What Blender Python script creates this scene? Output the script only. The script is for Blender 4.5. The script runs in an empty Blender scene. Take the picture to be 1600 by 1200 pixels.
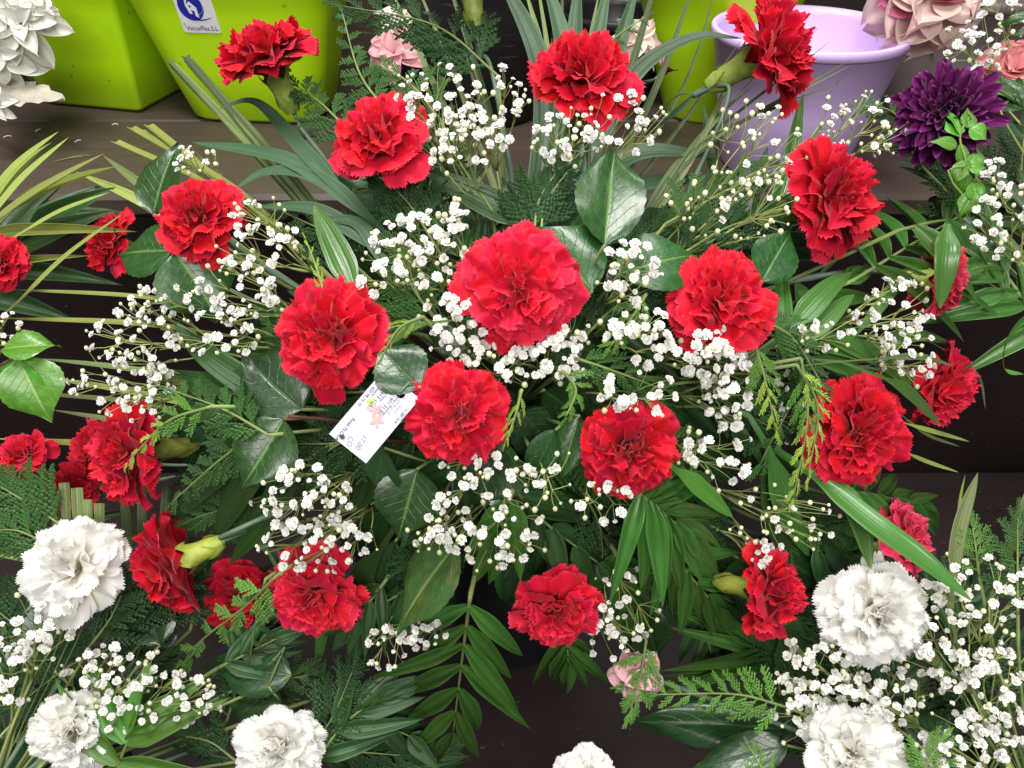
import bpy, math, random
from mathutils import Vector, Matrix
random.seed(11)
R = random.Random(5)
sc = bpy.context.scene
COL = sc.collection

# ------------------------------------------------------------------ camera
CAM = Vector((0.0, 0.0, 1.35)); PITCH = math.radians(38.0); FPX = 1209.0
RIGHT = Vector((1, 0, 0))
FWD = Vector((0, math.cos(PITCH), -math.sin(PITCH)))
UP = Vector((0, math.sin(PITCH), math.cos(PITCH)))
cam = bpy.data.cameras.new("camera"); cam_o = bpy.data.objects.new("camera", cam); COL.objects.link(cam_o)
cam.sensor_width = 36.0; cam.lens = 36.0 * FPX / 1600.0; cam.clip_start = 0.02; cam.clip_end = 60
cam_o.location = CAM; cam_o.rotation_euler = (math.pi / 2 - PITCH, 0, 0)
sc.camera = cam_o

# ------------------------------------------------------------------ light: two shop ceiling lamp panels and an added front fill
world = bpy.data.worlds.new("World"); sc.world = world; world.use_nodes = True
world.node_tree.nodes["Background"].inputs[0].default_value = (0.93, 0.96, 1.0, 1)
world.node_tree.nodes["Background"].inputs[1].default_value = 0.18

def lamp(name, loc, aim, sx, sy, watts, col=(1, .97, .93)):
    l = bpy.data.lights.new(name, 'AREA'); l.shape = 'RECTANGLE'; l.size = sx; l.size_y = sy; l.energy = watts; l.color = col
    o = bpy.data.objects.new(name, l); COL.objects.link(o); o.location = loc
    o.rotation_euler = (Vector(aim) - Vector(loc)).to_track_quat('-Z', 'Y').to_euler()
    o["label"] = "shop ceiling lamp panel or added front fill"; o["kind"] = "helper"
    return o
lamp("ceiling_or_fill_lamp", (-0.35, 0.35, 2.75), (-0.1, 0.62, 0.9), 1.25, 0.30, 36)
lamp("ceiling_or_fill_lamp", (0.55, 1.15, 2.75), (0.2, 0.75, 0.9), 1.25, 0.30, 12)
lamp("ceiling_or_fill_lamp", (0.15, -1.30, 2.45), (0.0, 1.0, 0.95), 1.60, 0.60, 38)  # no ceiling panel: added fill behind the camera to brighten the pot fronts

sc.view_settings.view_transform = 'Standard'; sc.view_settings.look = 'None'
sc.view_settings.gamma = 1.0; sc.view_settings.exposure = 0.30
sc.render.film_transparent = False
sc.cycles.max_bounces = 7; sc.cycles.diffuse_bounces = 4; sc.cycles.glossy_bounces = 2
sc.cycles.transmission_bounces = 4; sc.cycles.transparent_max_bounces = 8

# ------------------------------------------------------------------ helpers: pixels to places
def P(px, py, d):
    return CAM + d * (FWD + RIGHT * ((px - 800) / FPX) - UP * ((py - 600) / FPX))
def dome(px, py):          # the bouquet is a dome of flowers, its crown nearest to the lens
    r2 = ((px - 780) / 650.0) ** 2 + ((py - 560) / 480.0) ** 2
    return 0.50 + 0.12 * min(r2, 1.6)
def SV(x, y, z):           # a direction given as right / up / towards the viewer's side
    return (RIGHT * x + UP * y - FWD * z).normalized()
FOAM = P(800, 640, 0.80)
Z1, Z2 = 0.95, 0.476       # heights of the two display steps

def srgb(r, g, b):
    f = lambda c: (c / 255 / 12.92) if c / 255 <= .04045 else ((c / 255 + .055) / 1.055) ** 2.4
    return (f(r), f(g), f(b), 1)

# ------------------------------------------------------------------ materials
class NT:
    def __init__(s, name):
        s.m = bpy.data.materials.new(name); s.m.use_nodes = True; s.t = s.m.node_tree
        s.out = s.t.nodes["Material Output"]; s.b = s.t.nodes["Principled BSDF"]
    def n(s, typ, **kw):
        x = s.t.nodes.new(typ)
        for k, v in kw.items(): setattr(x, k, v)
        return x
    def l(s, a, b): s.t.links.new(a, b)
    def math(s, op, a, b=None, c=None, clamp=False):
        x = s.n("ShaderNodeMath", operation=op); x.use_clamp = clamp
        for i, v in enumerate((a, b, c)):
            if v is None: continue
            if isinstance(v, (int, float)): x.inputs[i].default_value = v
            else: s.l(v, x.inputs[i])
        return x.outputs[0]
    def mix(s, f, a, b, mode='MIX'):
        x = s.n("ShaderNodeMix", data_type='RGBA', blend_type=mode)
        for i, v in ((0, f), (6, a), (7, b)):
            if isinstance(v, (int, float)): x.inputs[i].default_value = v
            elif isinstance(v, tuple): x.inputs[i].default_value = v
            else: s.l(v, x.inputs[i])
        return x.outputs[2]
    def ramp(s, f, a, b):
        x = s.n("ShaderNodeMapRange"); x.interpolation_type = 'SMOOTHSTEP'
        s.l(f, x.inputs[0]); x.inputs[1].default_value = a; x.inputs[2].default_value = b
        return x.outputs[0]
    def noise(s, vec, scale, detail=3.0, rough=.55):
        x = s.n("ShaderNodeTexNoise"); x.inputs["Scale"].default_value = scale; x.inputs["Detail"].default_value = detail
        x.inputs["Roughness"].default_value = rough
        if vec is not None: s.l(vec, x.inputs["Vector"])
        return x.outputs["Fac"]
    def uv(s):
        x = s.n("ShaderNodeUVMap"); y = s.n("ShaderNodeSeparateXYZ"); s.l(x.outputs[0], y.inputs[0])
        return y.outputs[0], y.outputs[1], x.outputs[0]
    def rnd(s): return s.n("ShaderNodeObjectInfo").outputs["Random"]
    def obj(s): return s.n("ShaderNodeTexCoord").outputs["Object"]
    def bump(s, h, strength, dist):
        x = s.n("ShaderNodeBump"); x.inputs["Strength"].default_value = strength; x.inputs["Distance"].default_value = dist
        s.l(h, x.inputs["Height"]); s.l(x.outputs[0], s.b.inputs["Normal"]); return x.outputs[0]
    def hsv(s, col, h, sat, v):
        x = s.n("ShaderNodeHueSaturation")
        for i, q in ((0, h), (1, sat), (2, v)):
            if isinstance(q, (int, float)): x.inputs[i].default_value = q
            else: s.l(q, x.inputs[i])
        if isinstance(col, tuple): x.inputs[4].default_value = col
        else: s.l(col, x.inputs[4])
        return x.outputs[0]
    def fin(s, col, rough=.5, spec=.5, trans=0.0, tcol=None, coat=0.0):
        b = s.b
        if isinstance(col, tuple): b.inputs["Base Color"].default_value = col
        else: s.l(col, b.inputs["Base Color"])
        if isinstance(rough, (int, float)): b.inputs["Roughness"].default_value = rough
        else: s.l(rough, b.inputs["Roughness"])
        b.inputs["Specular IOR Level"].default_value = spec
        b.inputs["Coat Weight"].default_value = coat
        if trans > 0:
            t = s.n("ShaderNodeBsdfTranslucent"); c = tcol if tcol is not None else col
            if isinstance(c, tuple): t.inputs[0].default_value = c
            else: s.l(c, t.inputs[0])
            mx = s.n("ShaderNodeMixShader"); mx.inputs[0].default_value = trans
            s.l(b.outputs[0], mx.inputs[1]); s.l(t.outputs[0], mx.inputs[2]); s.l(mx.outputs[0], s.out.inputs[0])
        return s.m

def petal_mat(name, deep, lit, edge, trans=.22, heart=None):
    k = NT(name); u, v, uvv = k.uv(); rn = k.rnd()
    mp = k.n("ShaderNodeMapping"); mp.inputs["Scale"].default_value = (26, 2.2, 1); k.l(uvv, mp.inputs[0])
    st = k.noise(mp.outputs[0], 1.0, 3.0)
    c = k.mix(k.math('MULTIPLY', st, 1.0), deep, lit)
    c = k.mix(k.math('MULTIPLY', k.ramp(v, .90, 1.0), .55), c, edge)
    if heart: c = k.mix(k.math('SUBTRACT', 1.0, k.ramp(v, .35, .85)), c, heart)
    c = k.hsv(c, k.math('MULTIPLY_ADD', rn, .008, .496), 1.0, k.math('MULTIPLY_ADD', rn, .16, .92))
    k.bump(st, .4, .0010)
    k.b.inputs["Sheen Weight"].default_value = .12; k.b.inputs["Sheen Roughness"].default_value = .4
    return k.fin(c, .62, .22, trans)

def leaf_mat(name, base, base2, vein, rough=.3, spec=.5, nv=8.0, veins=.55, trans=.12, bumpd=.0006, coat=0.0, blotch=0.0):
    k = NT(name); u, v, uvv = k.uv(); rn = k.rnd()
    ax = k.math('ABSOLUTE', k.math('SUBTRACT', u, .5))
    mid = k.math('SUBTRACT', 1.0, k.ramp(ax, .008, .04))
    ph = k.math('SUBTRACT', k.math('MULTIPLY', v, nv), k.math('MULTIPLY', ax, nv * .62))
    warp = k.noise(k.obj(), 4.0, 2.0)
    ph = k.math('ADD', ph, k.math('MULTIPLY', warp, .8))
    tri = k.math('ABSOLUTE', k.math('SUBTRACT', k.math('FRACT', ph), .5))
    sec = k.math('MULTIPLY', k.math('SUBTRACT', 1.0, k.ramp(tri, .0, .07)), k.math('SUBTRACT', 1.0, k.ramp(ax, .30, .47)))
    nz = k.noise(k.obj(), 7.0, 4.0)
    c = k.mix(k.ramp(nz, .35, .7), base, base2)
    c = k.hsv(c, k.math('MULTIPLY_ADD', rn, .03, .485), 1.0, k.math('MULTIPLY_ADD', rn, .5, .75))
    c = k.mix(k.math('MULTIPLY', sec, veins * .12), c, vein)
    c = k.mix(k.math('MULTIPLY', mid, veins), c, vein)
    if blotch > 0:
        sp = k.ramp(k.noise(k.obj(), 3.2, 5.0, .65), .53, .60)
        c = k.mix(k.math('MULTIPLY', sp, blotch), c, srgb(118, 104, 52))
    h = k.math('SUBTRACT', k.math('MULTIPLY', nz, .35), k.math('ADD', k.math('MULTIPLY', sec, .5), mid))
    h2 = k.math('ADD', h, k.math('MULTIPLY', k.noise(k.obj(), 9.0, 2.0), .8))
    k.bump(h2, .45, bumpd)
    rg = k.math('MULTIPLY_ADD', k.noise(k.obj(), 14.0, 3.0), .25, rough - .1)
    return k.fin(c, rg, spec, trans, k.hsv(c, .48, 1.1, 1.4), coat)

def blade_mat(name, base, base2, rough=.42, spec=.4, ribs=9.0, trans=.15, tip=None, stripe=.12):
    k = NT(name); u, v, uvv = k.uv(); rn = k.rnd()
    w = k.math('SINE', k.math('MULTIPLY', u, 6.283 * ribs))
    mp = k.n("ShaderNodeMapping"); mp.inputs["Scale"].default_value = (22, 1.6, 1); k.l(uvv, mp.inputs[0])
    st = k.noise(mp.outputs[0], 1.0, 3.0)
    c = k.mix(k.ramp(st, .3, .75), base, base2)
    c = k.mix(k.math('MULTIPLY', k.ramp(w, .55, 1.0), stripe), c, (base2[0] * 1.5, base2[1] * 1.45, base2[2] * 1.3, 1))
    c = k.hsv(c, k.math('MULTIPLY_ADD', rn, .03, .485), 1.0, k.math('MULTIPLY_ADD', rn, .55, .70))
    if tip is not None:
        c = k.mix(k.math('MULTIPLY', k.ramp(v, .93, 1.0), .8), c, tip)
    k.bump(k.math('ADD', k.math('MULTIPLY', w, .35), st), .4, .0005)
    return k.fin(c, rough, spec, trans, k.hsv(c, .48, 1.1, 1.4))

def plain_mat(name, base, rough=.5, spec=.4, var=.25, nscale=30.0, bump=.0, trans=0.0, base2=None, coat=0.0):
    k = NT(name); rn = k.rnd(); nz = k.noise(k.obj(), nscale, 4.0)
    c = k.mix(k.ramp(nz, .3, .72), base, base2 or tuple(min(1, q * (1 + var)) for q in base[:3]) + (1,))
    c = k.hsv(c, .5, 1.0, k.math('MULTIPLY_ADD', rn, var, 1 - var / 2))
    if bump: k.bump(nz, .5, bump)
    return k.fin(c, rough, spec, trans, None, coat)

M = {}
M['red'] = petal_mat("petal_red", (.58, .0022, .020, 1), (.72, .006, .034, 1), (.82, .04, .08, 1), .20)
M['red_deep'] = petal_mat("petal_red_deep", (.50, .0018, .016, 1), (.63, .004, .027, 1), (.76, .03, .07, 1), .18)
M['red_bright'] = petal_mat("petal_red_bright", (.64, .004, .028, 1), (.76, .012, .050, 1), (.84, .06, .12, 1), .22)
M['white'] = petal_mat("petal_white", (.93, .92, .88, 1), (.95, .945, .92, 1), (.96, .955, .94, 1), .45, (.93, .90, .76, 1))
M['pink'] = petal_mat("petal_pinkish_red", (.62, .018, .065, 1), (.76, .045, .12, 1), (.85, .16, .25, 1))
M['gyp'] = plain_mat("tiny_white_petal", (.78, .77, .72, 1), .6, .2, .16, 300, 0, .2, (.92, .91, .88, 1))
M['gypc'] = plain_mat("floret_green", (.34, .42, .16, 1), .6, .3, .3, 80)
M['bud'] = plain_mat("cream_bud", (.66, .68, .42, 1), .55, .3, .25, 60)
M['gstem'] = plain_mat("spray_stem", (.25, .30, .10, 1), .5, .4, .35, 40)
M['stem'] = plain_mat("glaucous_stem", (.075, .14, .085, 1), .45, .4, .5, 35, .0006, 0, (.16, .24, .17, 1))
M['calyx'] = leaf_mat("calyx_green", (.22, .30, .05, 1), (.34, .42, .09, 1), (.45, .5, .2, 1), .45, .4, 2, .2, .12)
M['calyx_lime'] = leaf_mat("calyx_lime", (.42, .52, .07, 1), (.52, .62, .13, 1), (.6, .68, .3, 1), .45, .4, 2, .2, .15)
M['cleaf'] = blade_mat("carnation_leaf", (.070, .130, .085, 1), (.115, .19, .13, 1), .5, .35, 5, .1)
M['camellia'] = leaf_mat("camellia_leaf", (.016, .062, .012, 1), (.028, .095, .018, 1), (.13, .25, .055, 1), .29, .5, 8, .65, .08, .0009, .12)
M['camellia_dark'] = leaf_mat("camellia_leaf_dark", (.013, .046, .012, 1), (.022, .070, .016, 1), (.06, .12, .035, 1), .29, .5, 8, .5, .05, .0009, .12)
M['camellia_lime'] = leaf_mat("camellia_leaf_young", (.075, .24, .022, 1), (.12, .33, .035, 1), (.30, .48, .10, 1), .30, .5, 8, .6, .15, .0009, .1)
M['camellia_brown'] = leaf_mat("camellia_leaf_browned", (.035, .082, .02, 1), (.055, .12, .028, 1), (.22, .32, .09, 1), .26, .5, 8, .65, .08, .0009, .2, .35)
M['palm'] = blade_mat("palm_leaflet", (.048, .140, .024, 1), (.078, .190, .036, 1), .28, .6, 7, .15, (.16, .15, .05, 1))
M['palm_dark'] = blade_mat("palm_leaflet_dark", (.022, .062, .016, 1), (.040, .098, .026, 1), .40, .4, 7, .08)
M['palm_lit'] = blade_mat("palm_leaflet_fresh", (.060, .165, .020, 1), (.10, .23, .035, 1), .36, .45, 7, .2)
M['greyleaf'] = blade_mat("grey_green_blade", (.038, .086, .040, 1), (.064, .124, .060, 1), .42, .42, 6, .1)
M['strip'] = blade_mat("yellow_green_strip", (.24, .31, .065, 1), (.34, .40, .11, 1), .45, .35, 5, .18, None, .3)
M['strip_dull'] = blade_mat("olive_strip", (.115, .165, .055, 1), (.19, .24, .09, 1), .45, .35, 5, .12, None, .4)
M['strip_dark'] = blade_mat("dark_olive_strip", (.050, .082, .030, 1), (.095, .130, .05, 1), .45, .35, 5, .1, None, .35)
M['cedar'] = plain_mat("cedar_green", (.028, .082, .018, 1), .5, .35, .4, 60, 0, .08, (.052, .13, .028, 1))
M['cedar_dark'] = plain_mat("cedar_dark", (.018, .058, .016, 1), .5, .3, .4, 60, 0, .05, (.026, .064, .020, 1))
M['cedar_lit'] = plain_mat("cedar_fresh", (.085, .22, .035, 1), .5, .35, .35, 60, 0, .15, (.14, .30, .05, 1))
M['cedar_lime'] = plain_mat("cedar_lime", (.30, .46, .06, 1), .5, .35, .3, 60, 0, .2, (.40, .55, .10, 1))
M['twig'] = plain_mat("brown_twig", (.085, .040, .025, 1), .6, .3, .4, 60, .0006)
M['gtwig'] = plain_mat("green_twig", (.14, .19, .06, 1), .55, .3, .4, 60)
M['mum'] = petal_mat("chrysanthemum_petal", (.11, .005, .085, 1), (.21, .014, .17, 1), (.40, .11, .37, 1), .15)
M['mum_pale'] = petal_mat("chrysanthemum_petal_pale", (.30, .05, .27, 1), (.42, .10, .38, 1), (.5, .2, .46, 1), .12)
M['peony'] = petal_mat("peony_petal", (.66, .46, .42, 1), (.80, .66, .60, 1), (.76, .44, .48, 1), .25)
M['peony_deep'] = petal_mat("peony_petal_deep", (.40, .08, .16, 1), (.55, .16, .24, 1), (.6, .25, .32, 1), .2)
M['rose'] = petal_mat("rose_petal", (.72, .26, .28, 1), (.80, .36, .38, 1), (.85, .5, .5, 1), .2)
M['silk'] = petal_mat("silk_petal", (.66, .66, .58, 1), (.80, .79, .74, 1), (.84, .83, .8, 1), .2)
M['silkleaf'] = leaf_mat("faded_silk_leaf", (.40, .37, .31, 1), (.50, .47, .40, 1), (.36, .33, .27, 1), .6, .2, 7, .4, .1)
M['lily'] = petal_mat("lily_petal", (.78, .38, .42, 1), (.84, .56, .57, 1), (.86, .70, .68, 1), .3)
M['lily_white'] = petal_mat("lily_petal_white", (.74, .66, .56, 1), (.82, .78, .68, 1), (.84, .82, .74, 1), .25)
M['maroon'] = petal_mat("maroon_petal", (.055, .004, .018, 1), (.10, .008, .03, 1), (.2, .03, .08, 1), .1)

def pot_mat(name, base, rough):
    k = NT(name); nz = k.noise(k.obj(), 9.0, 5.0, .6); fine = k.noise(k.obj(), 220.0, 2.0)
    c = k.mix(k.math('MULTIPLY', k.ramp(nz, .45, .75), .18), base, tuple(q * .72 for q in base[:3]) + (1,))
    sp = k.ramp(k.noise(k.obj(), 70.0, 1.0), .735, .76)
    c = k.mix(k.math('MULTIPLY', sp, .45), c, tuple(q * .35 for q in base[:3]) + (1,))
    mp = k.n("ShaderNodeMapping"); mp.inputs["Scale"].default_value = (6, 6, 60); k.l(k.obj(), mp.inputs[0])
    sc_ = k.ramp(k.noise(mp.outputs[0], 2.5, 4.0, .7), .62, .74)
    c = k.mix(k.math('MULTIPLY', sc_, .14), c, (.45, .43, .38, 1))
    k.bump(k.math('ADD', fine, sc_), .12, .0004)
    return k.fin(c, k.math('MULTIPLY_ADD', nz, .25, rough - .12), .45)
M['pgreen'] = pot_mat("lime_plastic", (.47, .80, .004, 1), .38)
M['plilac'] = pot_mat("lilac_plastic", (.70, .50, .90, 1), .34)
M['pgrey'] = pot_mat("mauve_grey_plastic", (.16, .13, .13, 1), .45)
M['pblack'] = pot_mat("black_plastic", (.012, .011, .013, 1), .40)
M['pbrown'] = pot_mat("brown_plastic", (.040, .024, .019, 1), .50)
M['foam'] = plain_mat("floral_foam", (.018, .045, .016, 1), .95, .1, .3, 200, .002)
M['paper'] = plain_mat("card_paper", (.44, .45, .54, 1), .28, .5, .05, 12)
M['label'] = plain_mat("sticker_paper", (.74, .74, .78, 1), .30, .5, .04, 12)
M['blue'] = plain_mat("print_blue", (.012, .020, .33, 1), .35, .5, .1, 12)
M['navy'] = plain_mat("print_navy", (.02, .018, .09, 1), .4, .4, .1, 12)
M['inkgrey'] = plain_mat("print_grey", (.055, .055, .075, 1), .5, .3, .1, 12)
M['inkpen'] = plain_mat("pen_blue_grey", (.22, .23, .32, 1), .5, .3, .1, 12)
M['inkpink'] = plain_mat("print_pink", (.55, .30, .32, 1), .5, .3, .1, 12)
M['inkorange'] = plain_mat("print_orange", (.78, .33, .08, 1), .5, .3, .1, 12)
M['inkgreen'] = plain_mat("print_green", (.36, .46, .10, 1), .5, .3, .1, 12)
M['inkdark'] = plain_mat("print_dark", (.03, .025, .02, 1), .5, .3, .1, 12)
M['clear'] = NT("cellophane").m
def _cello():
    k = NT("clear_cellophane"); b = k.b; b.inputs["Roughness"].default_value = .06; b.inputs["Base Color"].default_value = (.9, .9, .9, 1)
    t = k.n("ShaderNodeBsdfTransparent"); g = k.n("ShaderNodeBsdfGlossy"); g.inputs["Roughness"].default_value = .08
    mx = k.n("ShaderNodeMixShader"); mx.inputs[0].default_value = .16
    k.l(t.outputs[0], mx.inputs[1]); k.l(g.outputs[0], mx.inputs[2]); k.l(mx.outputs[0], k.out.inputs[0]); return k.m
M['cello'] = _cello()

def shelf_mat(name, base, scale=1.0):
    k = NT(name); ob = k.obj()
    mp = k.n("ShaderNodeMapping"); mp.inputs["Scale"].default_value = (1.2, 26, 26); k.l(ob, mp.inputs[0])
    g = k.noise(mp.outputs[0], 2.2, 5.0, .6); bl = k.noise(ob, 3.5, 5.0, .6)
    c = k.mix(k.ramp(g, .3, .75), tuple(q * .82 for q in base[:3]) + (1,), base)
    c = k.mix(k.math('MULTIPLY', k.ramp(bl, .45, .72), .45), c, tuple(q * 1.45 for q in base[:3]) + (1,))
    dust = k.ramp(k.noise(ob, 150.0, 2.0), .70, .76)
    c = k.mix(k.math('MULTIPLY', dust, .25), c, (.25, .22, .19, 1))
    k.bump(k.math('ADD', g, k.math('MULTIPLY', dust, .4)), .35, .0012)
    return k.fin(c, k.math('MULTIPLY_ADD', bl, .3, .34), .4)
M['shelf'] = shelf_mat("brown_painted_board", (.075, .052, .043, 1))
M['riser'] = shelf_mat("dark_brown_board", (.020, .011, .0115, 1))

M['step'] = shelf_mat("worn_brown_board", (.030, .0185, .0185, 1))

# ------------------------------------------------------------------ mesh helpers
class MB:
    def __init__(s): s.v = []; s.f = []; s.uv = []; s.mi = []
    def grid(s, fn, nu, nv, mi=0, flip=False):
        o = len(s.v)
        for j in range(nv + 1):
            for i in range(nu + 1):
                s.v.append(tuple(fn(i / nu, j / nv)))
        for j in range(nv):
            for i in range(nu):
                a = o + j * (nu + 1) + i
                q = (a, a + 1, a + nu + 2, a + nu + 1)
                w = ((i / nu, j / nv), ((i + 1) / nu, j / nv), ((i + 1) / nu, (j + 1) / nv), (i / nu, (j + 1) / nv))
                if flip: q = q[::-1]; w = w[::-1]
                s.f.append(q); s.uv.append(w); s.mi.append(mi)
    def tube(s, pts, rad, n=6, mi=0, cap=True):
        pts = [Vector(p) for p in pts]; o = len(s.v); m = len(pts)
        rf = rad if callable(rad) else (lambda t: rad)
        nrm = None
        for k, p in enumerate(pts):
            t = (pts[min(k + 1, m - 1)] - pts[max(k - 1, 0)])
            if t.length < 1e-9: t = Vector((0, 0, 1))
            t.normalize()
            if nrm is None:
                nrm = t.orthogonal().normalized()
            else:
                nrm = (nrm - t * nrm.dot(t))
                nrm = nrm.normalized() if nrm.length > 1e-6 else t.orthogonal().normalized()
            bn = t.cross(nrm); r = rf(k / max(1, m - 1))
            for i in range(n):
                a = 2 * math.pi * i / n
                s.v.append(tuple(p + nrm * (math.cos(a) * r) + bn * (math.sin(a) * r)))
        for k in range(m - 1):
            for i in range(n):
                a = o + k * n + i; b = o + k * n + (i + 1) % n
                s.f.append((a, b, b + n, a + n)); s.uv.append(((i / n, k / m), ((i + 1) / n, k / m), ((i + 1) / n, (k + 1) / m), (i / n, (k + 1) / m))); s.mi.append(mi)
        if cap:
            for e in (0, m - 1):
                q = tuple(o + e * n + i for i in range(n))
                if e == 0: q = q[::-1]
                s.f.append(q); s.uv.append(tuple((.5, e) for _ in q)); s.mi.append(mi)
    def poly(s, pts, mi=0):
        o = len(s.v); s.v += [tuple(p) for p in pts]; s.f.append(tuple(range(o, o + len(pts))))
        s.uv.append(tuple((.5, .5) for _ in pts)); s.mi.append(mi)
    def spike(s, a, b, w, nrm, th=.5, mi=0):          # an elongated scale or bud: 8 triangles
        a = Vector(a); b = Vector(b); d = (b - a).normalized(); x = d.cross(nrm).normalized() * w; y = x.cross(d).normalized() * w * th
        c = a + (b - a) * .45; o = len(s.v)
        s.v += [tuple(a), tuple(c + x), tuple(c + y), tuple(c - x), tuple(c - y), tuple(b)]
        for i in range(4):
            p, q = o + 1 + i, o + 1 + (i + 1) % 4
            for tri in ((o, q, p), (o + 5, p, q)):
                s.f.append(tri); s.uv.append(((.5, .5),) * 3); s.mi.append(mi)
    def ball(s, c, r, mi=0, nu=6, nv=4, sq=1.0):
        c = Vector(c)
        s.grid(lambda u, v: c + Vector((math.cos(u * 6.2832) * math.sin(v * math.pi) * r, math.sin(u * 6.2832) * math.sin(v * math.pi) * r, -math.cos(v * math.pi) * r * sq)), nu, nv, mi)
    def mesh(s, name, mats, smooth=True):
        me = bpy.data.meshes.new(name); me.from_pydata(s.v, [], s.f)
        ul = me.uv_layers.new(name="UVMap"); fl = [c for w in s.uv for q in w for c in q]
        ul.data.foreach_set("uv", fl)
        for m in (mats if isinstance(mats, (list, tuple)) else [mats]): me.materials.append(m)
        me.polygons.foreach_set("material_index", s.mi)
        me.polygons.foreach_set("use_smooth", [smooth] * len(s.f)); me.update(); return me

def thing(name, label, cat, loc, group=None):
    o = bpy.data.objects.new(name, None); COL.objects.link(o); o.location = loc; o.empty_display_size = .01
    o["label"] = label; o["category"] = cat
    if group: o["group"] = group
    return o
def solo(name, me, label, cat, group=None, kind=None, loc=None):
    o = bpy.data.objects.new(name, me); COL.objects.link(o)
    if loc is not None: o.location = loc
    if kind: o["kind"] = kind
    if label: o["label"] = label
    if cat: o["category"] = cat
    if group: o["group"] = group
    return o
def part(name, me, parent, mw=None, kind=None, label=None):
    """mw is the world matrix; a parent chain here only ever translates (thing) or carries a plain matrix (part)"""
    o = bpy.data.objects.new(name, me); COL.objects.link(o); o.parent = parent
    base = PARENT_W.get(parent.name)
    if base is None: base = Matrix.Translation(parent.location)
    w = mw if mw is not None else Matrix.Identity(4)
    o.matrix_basis = base.inverted() @ w
    PARENT_W[o.name] = w
    if kind: o["kind"] = kind
    if label: o["label"] = label
    return o
PARENT_W = {}

def frame(pos, y, z, sx=1, sy=1, sz=1):     # local Y along y, local Z near z
    y = y.normalized(); x = y.cross(z)
    if x.length < 1e-6: x = y.orthogonal()
    x.normalize(); z = x.cross(y)
    m = Matrix.Identity(4)
    for i in range(3):
        m[i][0] = x[i] * sx; m[i][1] = y[i] * sy; m[i][2] = z[i] * sz; m[i][3] = pos[i]
    return m
def bez(p, n):
    out = []
    k = len(p) - 1
    for i in range(n + 1):
        t = i / n
        q = [Vector(a) for a in p]
        while len(q) > 1: q = [q[j].lerp(q[j + 1], t) for j in range(len(q) - 1)]
        out.append(q[0])
    return out
def spline(p, n):          # catmull-rom through the points
    p = [Vector(a) for a in p]
    if len(p) == 2: return [p[0].lerp(p[1], i / n) for i in range(n + 1)]
    q = [p[0] * 2 - p[1]] + p + [p[-1] * 2 - p[-2]]; out = []; segs = len(p) - 1
    for i in range(n + 1):
        t = i / n * segs; k = min(int(t), segs - 1); t -= k
        a, b, c, d = q[k:k + 4]
        out.append(.5 * ((2 * b) + (c - a) * t + (2 * a - 5 * b + 4 * c - d) * t * t + (3 * b - a - 3 * c + d) * t ** 3))
    return out
def sm(a, b, x):
    t = max(0, min(1, (x - a) / (b - a))); return t * t * (3 - 2 * t)

# ------------------------------------------------------------------ the setting: stepped display
def box(mb, x0, x1, y0, y1, z0, z1, bev=.004):
    b = bev
    pts = [(x0, y0), (x1, y0), (x1, y1), (x0, y1)]
    def ring(i, z): return [(x0 + i, y0 + i, z), (x1 - i, y0 + i, z), (x1 - i, y1 - i, z), (x0 + i, y1 - i, z)]
    rs = [ring(b, z0), ring(0, z0 + b), ring(0, z1 - b), ring(b, z1)]; o = len(mb.v)
    for r in rs: mb.v += r
    for k in range(3):
        for i in range(4):
            mb.f.append((o + k * 4 + i, o + k * 4 + (i + 1) % 4, o + k * 4 + 4 + (i + 1) % 4, o + k * 4 + 4 + i)); mb.uv.append(((0, 0),) * 4); mb.mi.append(0)
    mb.f.append((o + 3, o + 2, o + 1, o)); mb.uv.append(((0, 0),) * 4); mb.mi.append(0)
    mb.f.append((o + 12, o + 13, o + 14, o + 15)); mb.uv.append(((0, 0),) * 4); mb.mi.append(0)
def board(name, label, dims, m, bev=.004):
    mb = MB(); x0, x1, y0, y1, z0, z1 = dims
    box(mb, x0, x1, y0, y1, z0, z1, bev)
    o = solo(name, mb.mesh(name, M[m], False), label, None, None, "structure"); return o
YE = 0.885
stand = solo("floor", None, None, None, None, "structure") if False else None
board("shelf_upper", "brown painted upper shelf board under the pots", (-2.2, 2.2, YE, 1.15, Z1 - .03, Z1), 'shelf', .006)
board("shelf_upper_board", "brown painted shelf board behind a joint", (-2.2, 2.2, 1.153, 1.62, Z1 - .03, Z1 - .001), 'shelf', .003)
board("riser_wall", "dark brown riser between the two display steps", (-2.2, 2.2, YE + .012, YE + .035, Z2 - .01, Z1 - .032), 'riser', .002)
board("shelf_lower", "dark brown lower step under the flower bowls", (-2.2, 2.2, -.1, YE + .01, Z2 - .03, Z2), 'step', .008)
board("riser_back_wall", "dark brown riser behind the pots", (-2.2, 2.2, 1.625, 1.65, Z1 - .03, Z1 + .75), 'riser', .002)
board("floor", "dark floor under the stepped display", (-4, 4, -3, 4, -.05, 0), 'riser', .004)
board("riser_front_wall", "dark riser under the lower step", (-2.2, 2.2, -.08, -.06, .001, Z2 - .031), 'riser', .002)

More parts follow.
